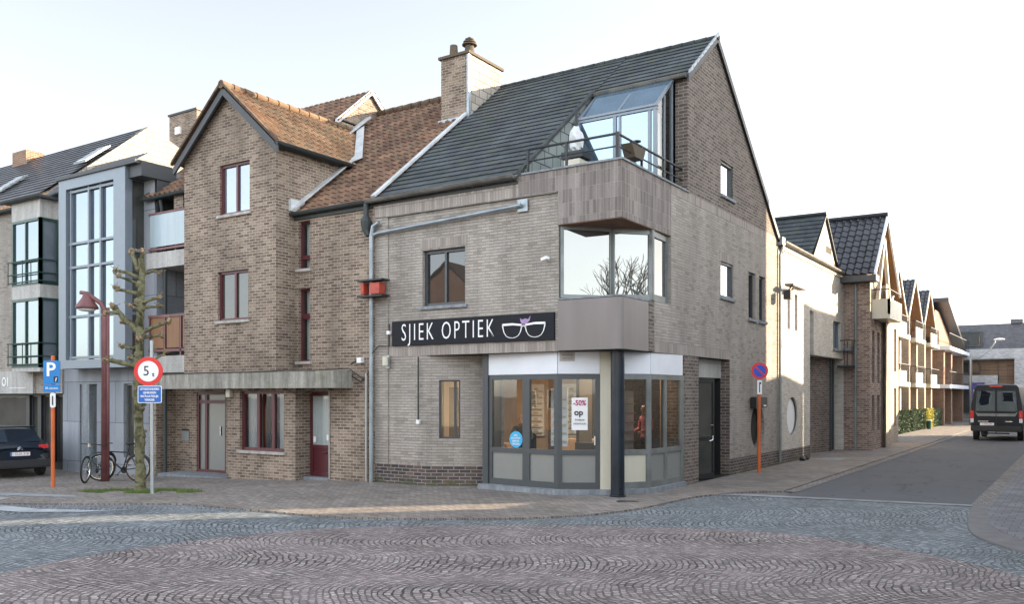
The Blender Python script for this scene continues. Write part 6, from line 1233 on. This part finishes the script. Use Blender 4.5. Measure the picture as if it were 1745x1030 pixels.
bk = make_bike('bicycle', 'black bicycle leaning right of the wine-red lamp post, rear wheel to the right', 'iron'); bk.location = (-13.35, -1.75, gz(-13.4)+.02); bk.rotation_euler = (R(5), 0, R(205))
bk2 = make_bike('bicycle', 'grey-green city bicycle left of the wine-red lamp post, front wheel to the viewer', plain('grey_green_paint', (.07, .11, .12), .4), .2); bk2.location = (-14.0, -1.95, gz(-14)+.02); bk2.rotation_euler = (R(-4), 0, R(-62))
m = MB(); m.tube([(.42, 0, .92), (.42, 0, 1.0)], .05, 10); m.build('headlamp', 'chrome', bk2)

# ------------------------------------------------------------------ hedges, bush, far sign
HM = NT('hedge_leaves'); HM.bsdf(HM.ramp(HM.noise(6, 5), [(.3, (.025, .045, .015)), (.55, (.05, .085, .025)), (.75, (.09, .13, .04))]), .7)
HY = NT('yellow_leaves'); HY.bsdf(HY.ramp(HY.noise(6, 5), [(.3, (.30, .26, .03)), (.7, (.55, .48, .06))]), .7)
def hedge(name, label, cat, x0, x1, y0, y1, h, mat, n, group=None):
    t = thing(name, label, cat, ((x0+x1)/2, (y0+y1)/2, 0), group); m = MB()
    m.box(x0+.12, x1-.12, y0+.12, y1-.12, 0, h-.12)
    for i in range(n):
        f = random.random(); u = [random.uniform(x0, x1), random.uniform(y0, y1), random.uniform(.03, h)]; k = random.random()
        if k < .45: u[0] = x1-abs(random.gauss(0, .07))
        elif k < .75: u[1] = y0+abs(random.gauss(0, .07))
        else: u[2] = h-abs(random.gauss(0, .06))
        c = Vector(u); a = Vector([random.uniform(-1, 1) for _ in range(3)]).normalized(); b_ = a.orthogonal().normalized(); s = random.uniform(.03, .065); m.add([c-a*s, c+b_*s*.6, c+a*s, c-b_*s*.6], [(0, 1, 2, 3)])
    m.build('foliage', mat, t); return t
random.seed(11)
hg = 'clipped hedges along the side street'
hedge('hedge', 'clipped dark green hedge nearest the viewer on the side street', 'hedge', -1.7, -.5, 32.0, 35.9, 1.2, HM.m, 6500, hg)
hedge('hedge', 'second clipped dark green hedge between the first hedge and the yellow bush', 'hedge', -1.7, -.5, 36.5, 41.4, 1.2, HM.m, 6000, hg)
hedge('hedge', 'farthest clipped green hedge beyond the yellow bush', 'hedge', -1.6, -.5, 44.4, 49, 1.1, HM.m, 4500, hg)
hedge('yellow_bush', 'bright yellow clipped bush between two dark hedges', 'bush', -1.7, -.45, 41.6, 44.2, 1.2, HY.m, 4200)
sm = thing('litter_bin', 'small green and white bin in front of the yellow bush', 'bin', (-.3, 41, 0)); m = MB(); m.tube([(-.3, 41, 0), (-.3, 41, .5)], [.12, .15], 14); m.build('bin_body', plain('bin_green', (.012, .08, .04), .5), sm); m = MB(); m.tube([(-.3, 41, .5), (-.3, 41, .56)], .16, 14); m.build('lid', 'signwhite', sm)
ds = thing('information_sign', 'small purple and white notice board beyond the last balconies', 'sign', (.8, 56, 0)); m = MB(); m.tube([(.8, 56, 0), (.8, 56, 2.6)], .04, 8); m.build('post', 'galv', ds); m = MB(); m.box(.3, 1.3, 55.9, 55.94, 1.2, 2.9); m.build('board', plain('purple_board', (.07, .05, .22), .5), ds); m = MB(); m.box(.6, .95, 55.88, 55.9, 1.5, 2.4); m.build('notice', 'signwhite', ds)

# ------------------------------------------------------------------ people inside the shop
def person(label, loc, rz, joints, top, skinr=None):
    A = thing('person', label, 'person', (0, 0, 0))
    J = joints; me = bpy.data.meshes.new('body'); names = list(J.keys()); idx = {n: i for i, n in enumerate(names)}
    ed = [(idx[a], idx[b]) for n in names for a, b in [(J[n][2], n)] if a]
    me.from_pydata([J[n][0] for n in names], ed, []); me.update(); o = bpy.data.objects.new('body', me); link(o, A)
    sk_ = o.modifiers.new('skin', 'SKIN'); sk_.use_smooth_shade = True
    for i, n in enumerate(names): r_ = J[n][1]; me.skin_vertices[0].data[i].radius = (r_, r_) if not isinstance(r_, tuple) else r_; me.skin_vertices[0].data[i].use_root = (i == 0)
    sb = o.modifiers.new('sub', 'SUBSURF'); sb.levels = 2; sb.render_levels = 2; me.materials.append(M['skin'])
    dg = bpy.context.evaluated_depsgraph_get(); dg.update(); nm = bpy.data.meshes.new_from_object(o.evaluated_get(dg)); o.modifiers.clear(); o.data = nm
    nm.materials.clear(); nm.materials.append(M['skin']); nm.materials.append(M[top]); nm.materials.append(M['denim']); nm.materials.append(M['hair'])
    for p in nm.polygons:
        c = p.center; hz = J['neck'][0][2]; arm = abs(c.x) > .36 and c.z < J['elbow_l'][0][2]-.03
        if c.z > hz+.03: p.material_index = 3 if (c.z > J['head'][0][2]+.03 or c.y < J['head'][0][1]-.01) and not (c.y > J['head'][0][1]+.05 and c.z < J['head'][0][2]+.06) else 0
        elif c.z > J['pelvis'][0][2]+.02: p.material_index = 1
        else: p.material_index = 2
    m = MB(); h = Vector(J['head'][0])
    m.ball(h+Vector((-.035, .088, .01)), .013, 8, 6); m.ball(h+Vector((.035, .088, .01)), .013, 8, 6); m.build('eyes', 'black', A)
    m = MB(); m.ball(h+Vector((0, .105, -.025)), .02, 8, 6, (.7, 1, 1.3)); m.ball(h+Vector((.09, 0, -.01)), .028, 8, 6, (.4, .8, 1.2)); m.ball(h+Vector((-.09, 0, -.01)), .028, 8, 6, (.4, .8, 1.2)); m.build('nose_and_ears', 'skin', A)
    for s, k in ((-1, 'hand_l'), (1, 'hand_r')):
        b0 = Vector(J[k][0]); el = Vector(J[k.replace('hand', 'elbow')][0]); d = (b0-el).normalized(); m = MB()
        sd_ = d.cross(Vector((0, 0, 1))).normalized()
        for q in range(4): off = sd_*(q-1.5)*.019; L1 = (.065, .075, .072, .055)[q]; m.tube([b0+off, b0+off+d*L1*.6, b0+off+d*L1-Vector((0, 0, .02))], [.009, .0085, .007], 6)
        m.tube([b0-sd_*.03*s, b0-sd_*.055*s+d*.03, b0-sd_*.05*s+d*.055], [.011, .010, .008], 6); m.build('fingers', 'skin', A, smooth=True)
    A.location = loc; A.rotation_euler = (0, 0, rz); return A
def pose(sit=True):
    P = .50 if sit else .92; J = {}
    J['pelvis'] = ((0, 0, P), (.15, .11), None); J['waist'] = ((0, .0, P+.18), (.135, .095), 'pelvis'); J['chest'] = ((0, .01, P+.36), (.165, .11), 'waist'); J['neck'] = ((0, .01, P+.52), .055, 'chest'); J['head'] = ((0, .03, P+.66), (.085, .10), 'neck'); J['crown'] = ((0, .02, P+.74), (.07, .085), 'head')
    for s, t in ((-1, '_l'), (1, '_r')):
        J['sh'+t] = ((s*.17, .0, P+.46), .058, 'chest'); J['elbow'+t] = ((s*.23, .03, P+.2), .042, 'sh'+t); J['hand'+t] = ((s*.16, .25, P+.15), .033, 'elbow'+t)
        J['hip'+t] = ((s*.09, .02, P-.03), .09, 'pelvis')
        if sit: J['knee'+t] = ((s*.11, .43, P-.02), .062, 'hip'+t); J['ankle'+t] = ((s*.11, .44, .10), .042, 'knee'+t); J['toe'+t] = ((s*.12, .60, .05), .038, 'ankle'+t)
        else: J['knee'+t] = ((s*.10, .03, .48), .065, 'hip'+t); J['ankle'+t] = ((s*.10, 0, .09), .042, 'knee'+t); J['toe'+t] = ((s*.11, .16, .04), .036, 'ankle'+t)
    return J
person('person in dark clothes seated behind the left shop window', (-3.35, 1.75, .32), R(200), pose(True), 'cloth_dk')
person('person in a pink top standing inside behind the side-street shop window', (-.75, 2.75, .13), R(150), pose(False), 'cloth_pk')
cr = thing('office_chair', 'black office chair behind the left shop window', 'chair', (-3.35, 1.75, .13))
m = MB(); m.box(-3.58, -3.12, 1.55, 2.0, .58, .66); m.build('seat', 'black', cr, bevel=.02); m = MB(); m.box(-3.57, -3.13, 1.98, 2.04, .70, 1.12); m.build('backrest', 'black', cr, bevel=.02); m = MB(); m.tube([(-3.35, 1.78, .2), (-3.35, 1.78, .6)], .025, 8)
for k in range(5): a = 2*math.pi*k/5; m.tube([(-3.35, 1.78, .2), (-3.35+.28*math.cos(a), 1.78+.28*math.sin(a), .16)], .016, 6)
m.build('leg', 'iron', cr)

# ------------------------------------------------------------------ bare tree to the right of the view, seen only as a reflection in the corner window
bt_ = thing('bare_tree', 'bare winter tree on the square outside the frame, mirrored in the corner window', 'tree', (19, -5.5, 0)); random.seed(5)
trk = MB(); twg = MB()
def grow(p, d, r, L, lv):
    q = p+d*L; mid_ = p.lerp(q, .5)+Vector([random.uniform(-1, 1) for _ in range(3)])*L*.06; (trk if lv < 2 else twg).tube([p, mid_, q], [r, r*.85, r*.65], 6 if lv < 3 else 4, cap=False)
    if lv >= 6: return
    for k in range(3 if lv < 5 else 2):
        nd = (d+Vector([random.uniform(-.75, .75), random.uniform(-.75, .75), random.uniform(-.15, .55)])).normalized(); grow(q, nd, r*.62, L*random.uniform(.66, .85), lv+1)
grow(Vector((19, -5.5, 0)), Vector((0, 0, 1)), .2, 2.3, 0); trk.build('trunk', 'bark', bt_); twg.build('crown', 'bark', bt_)
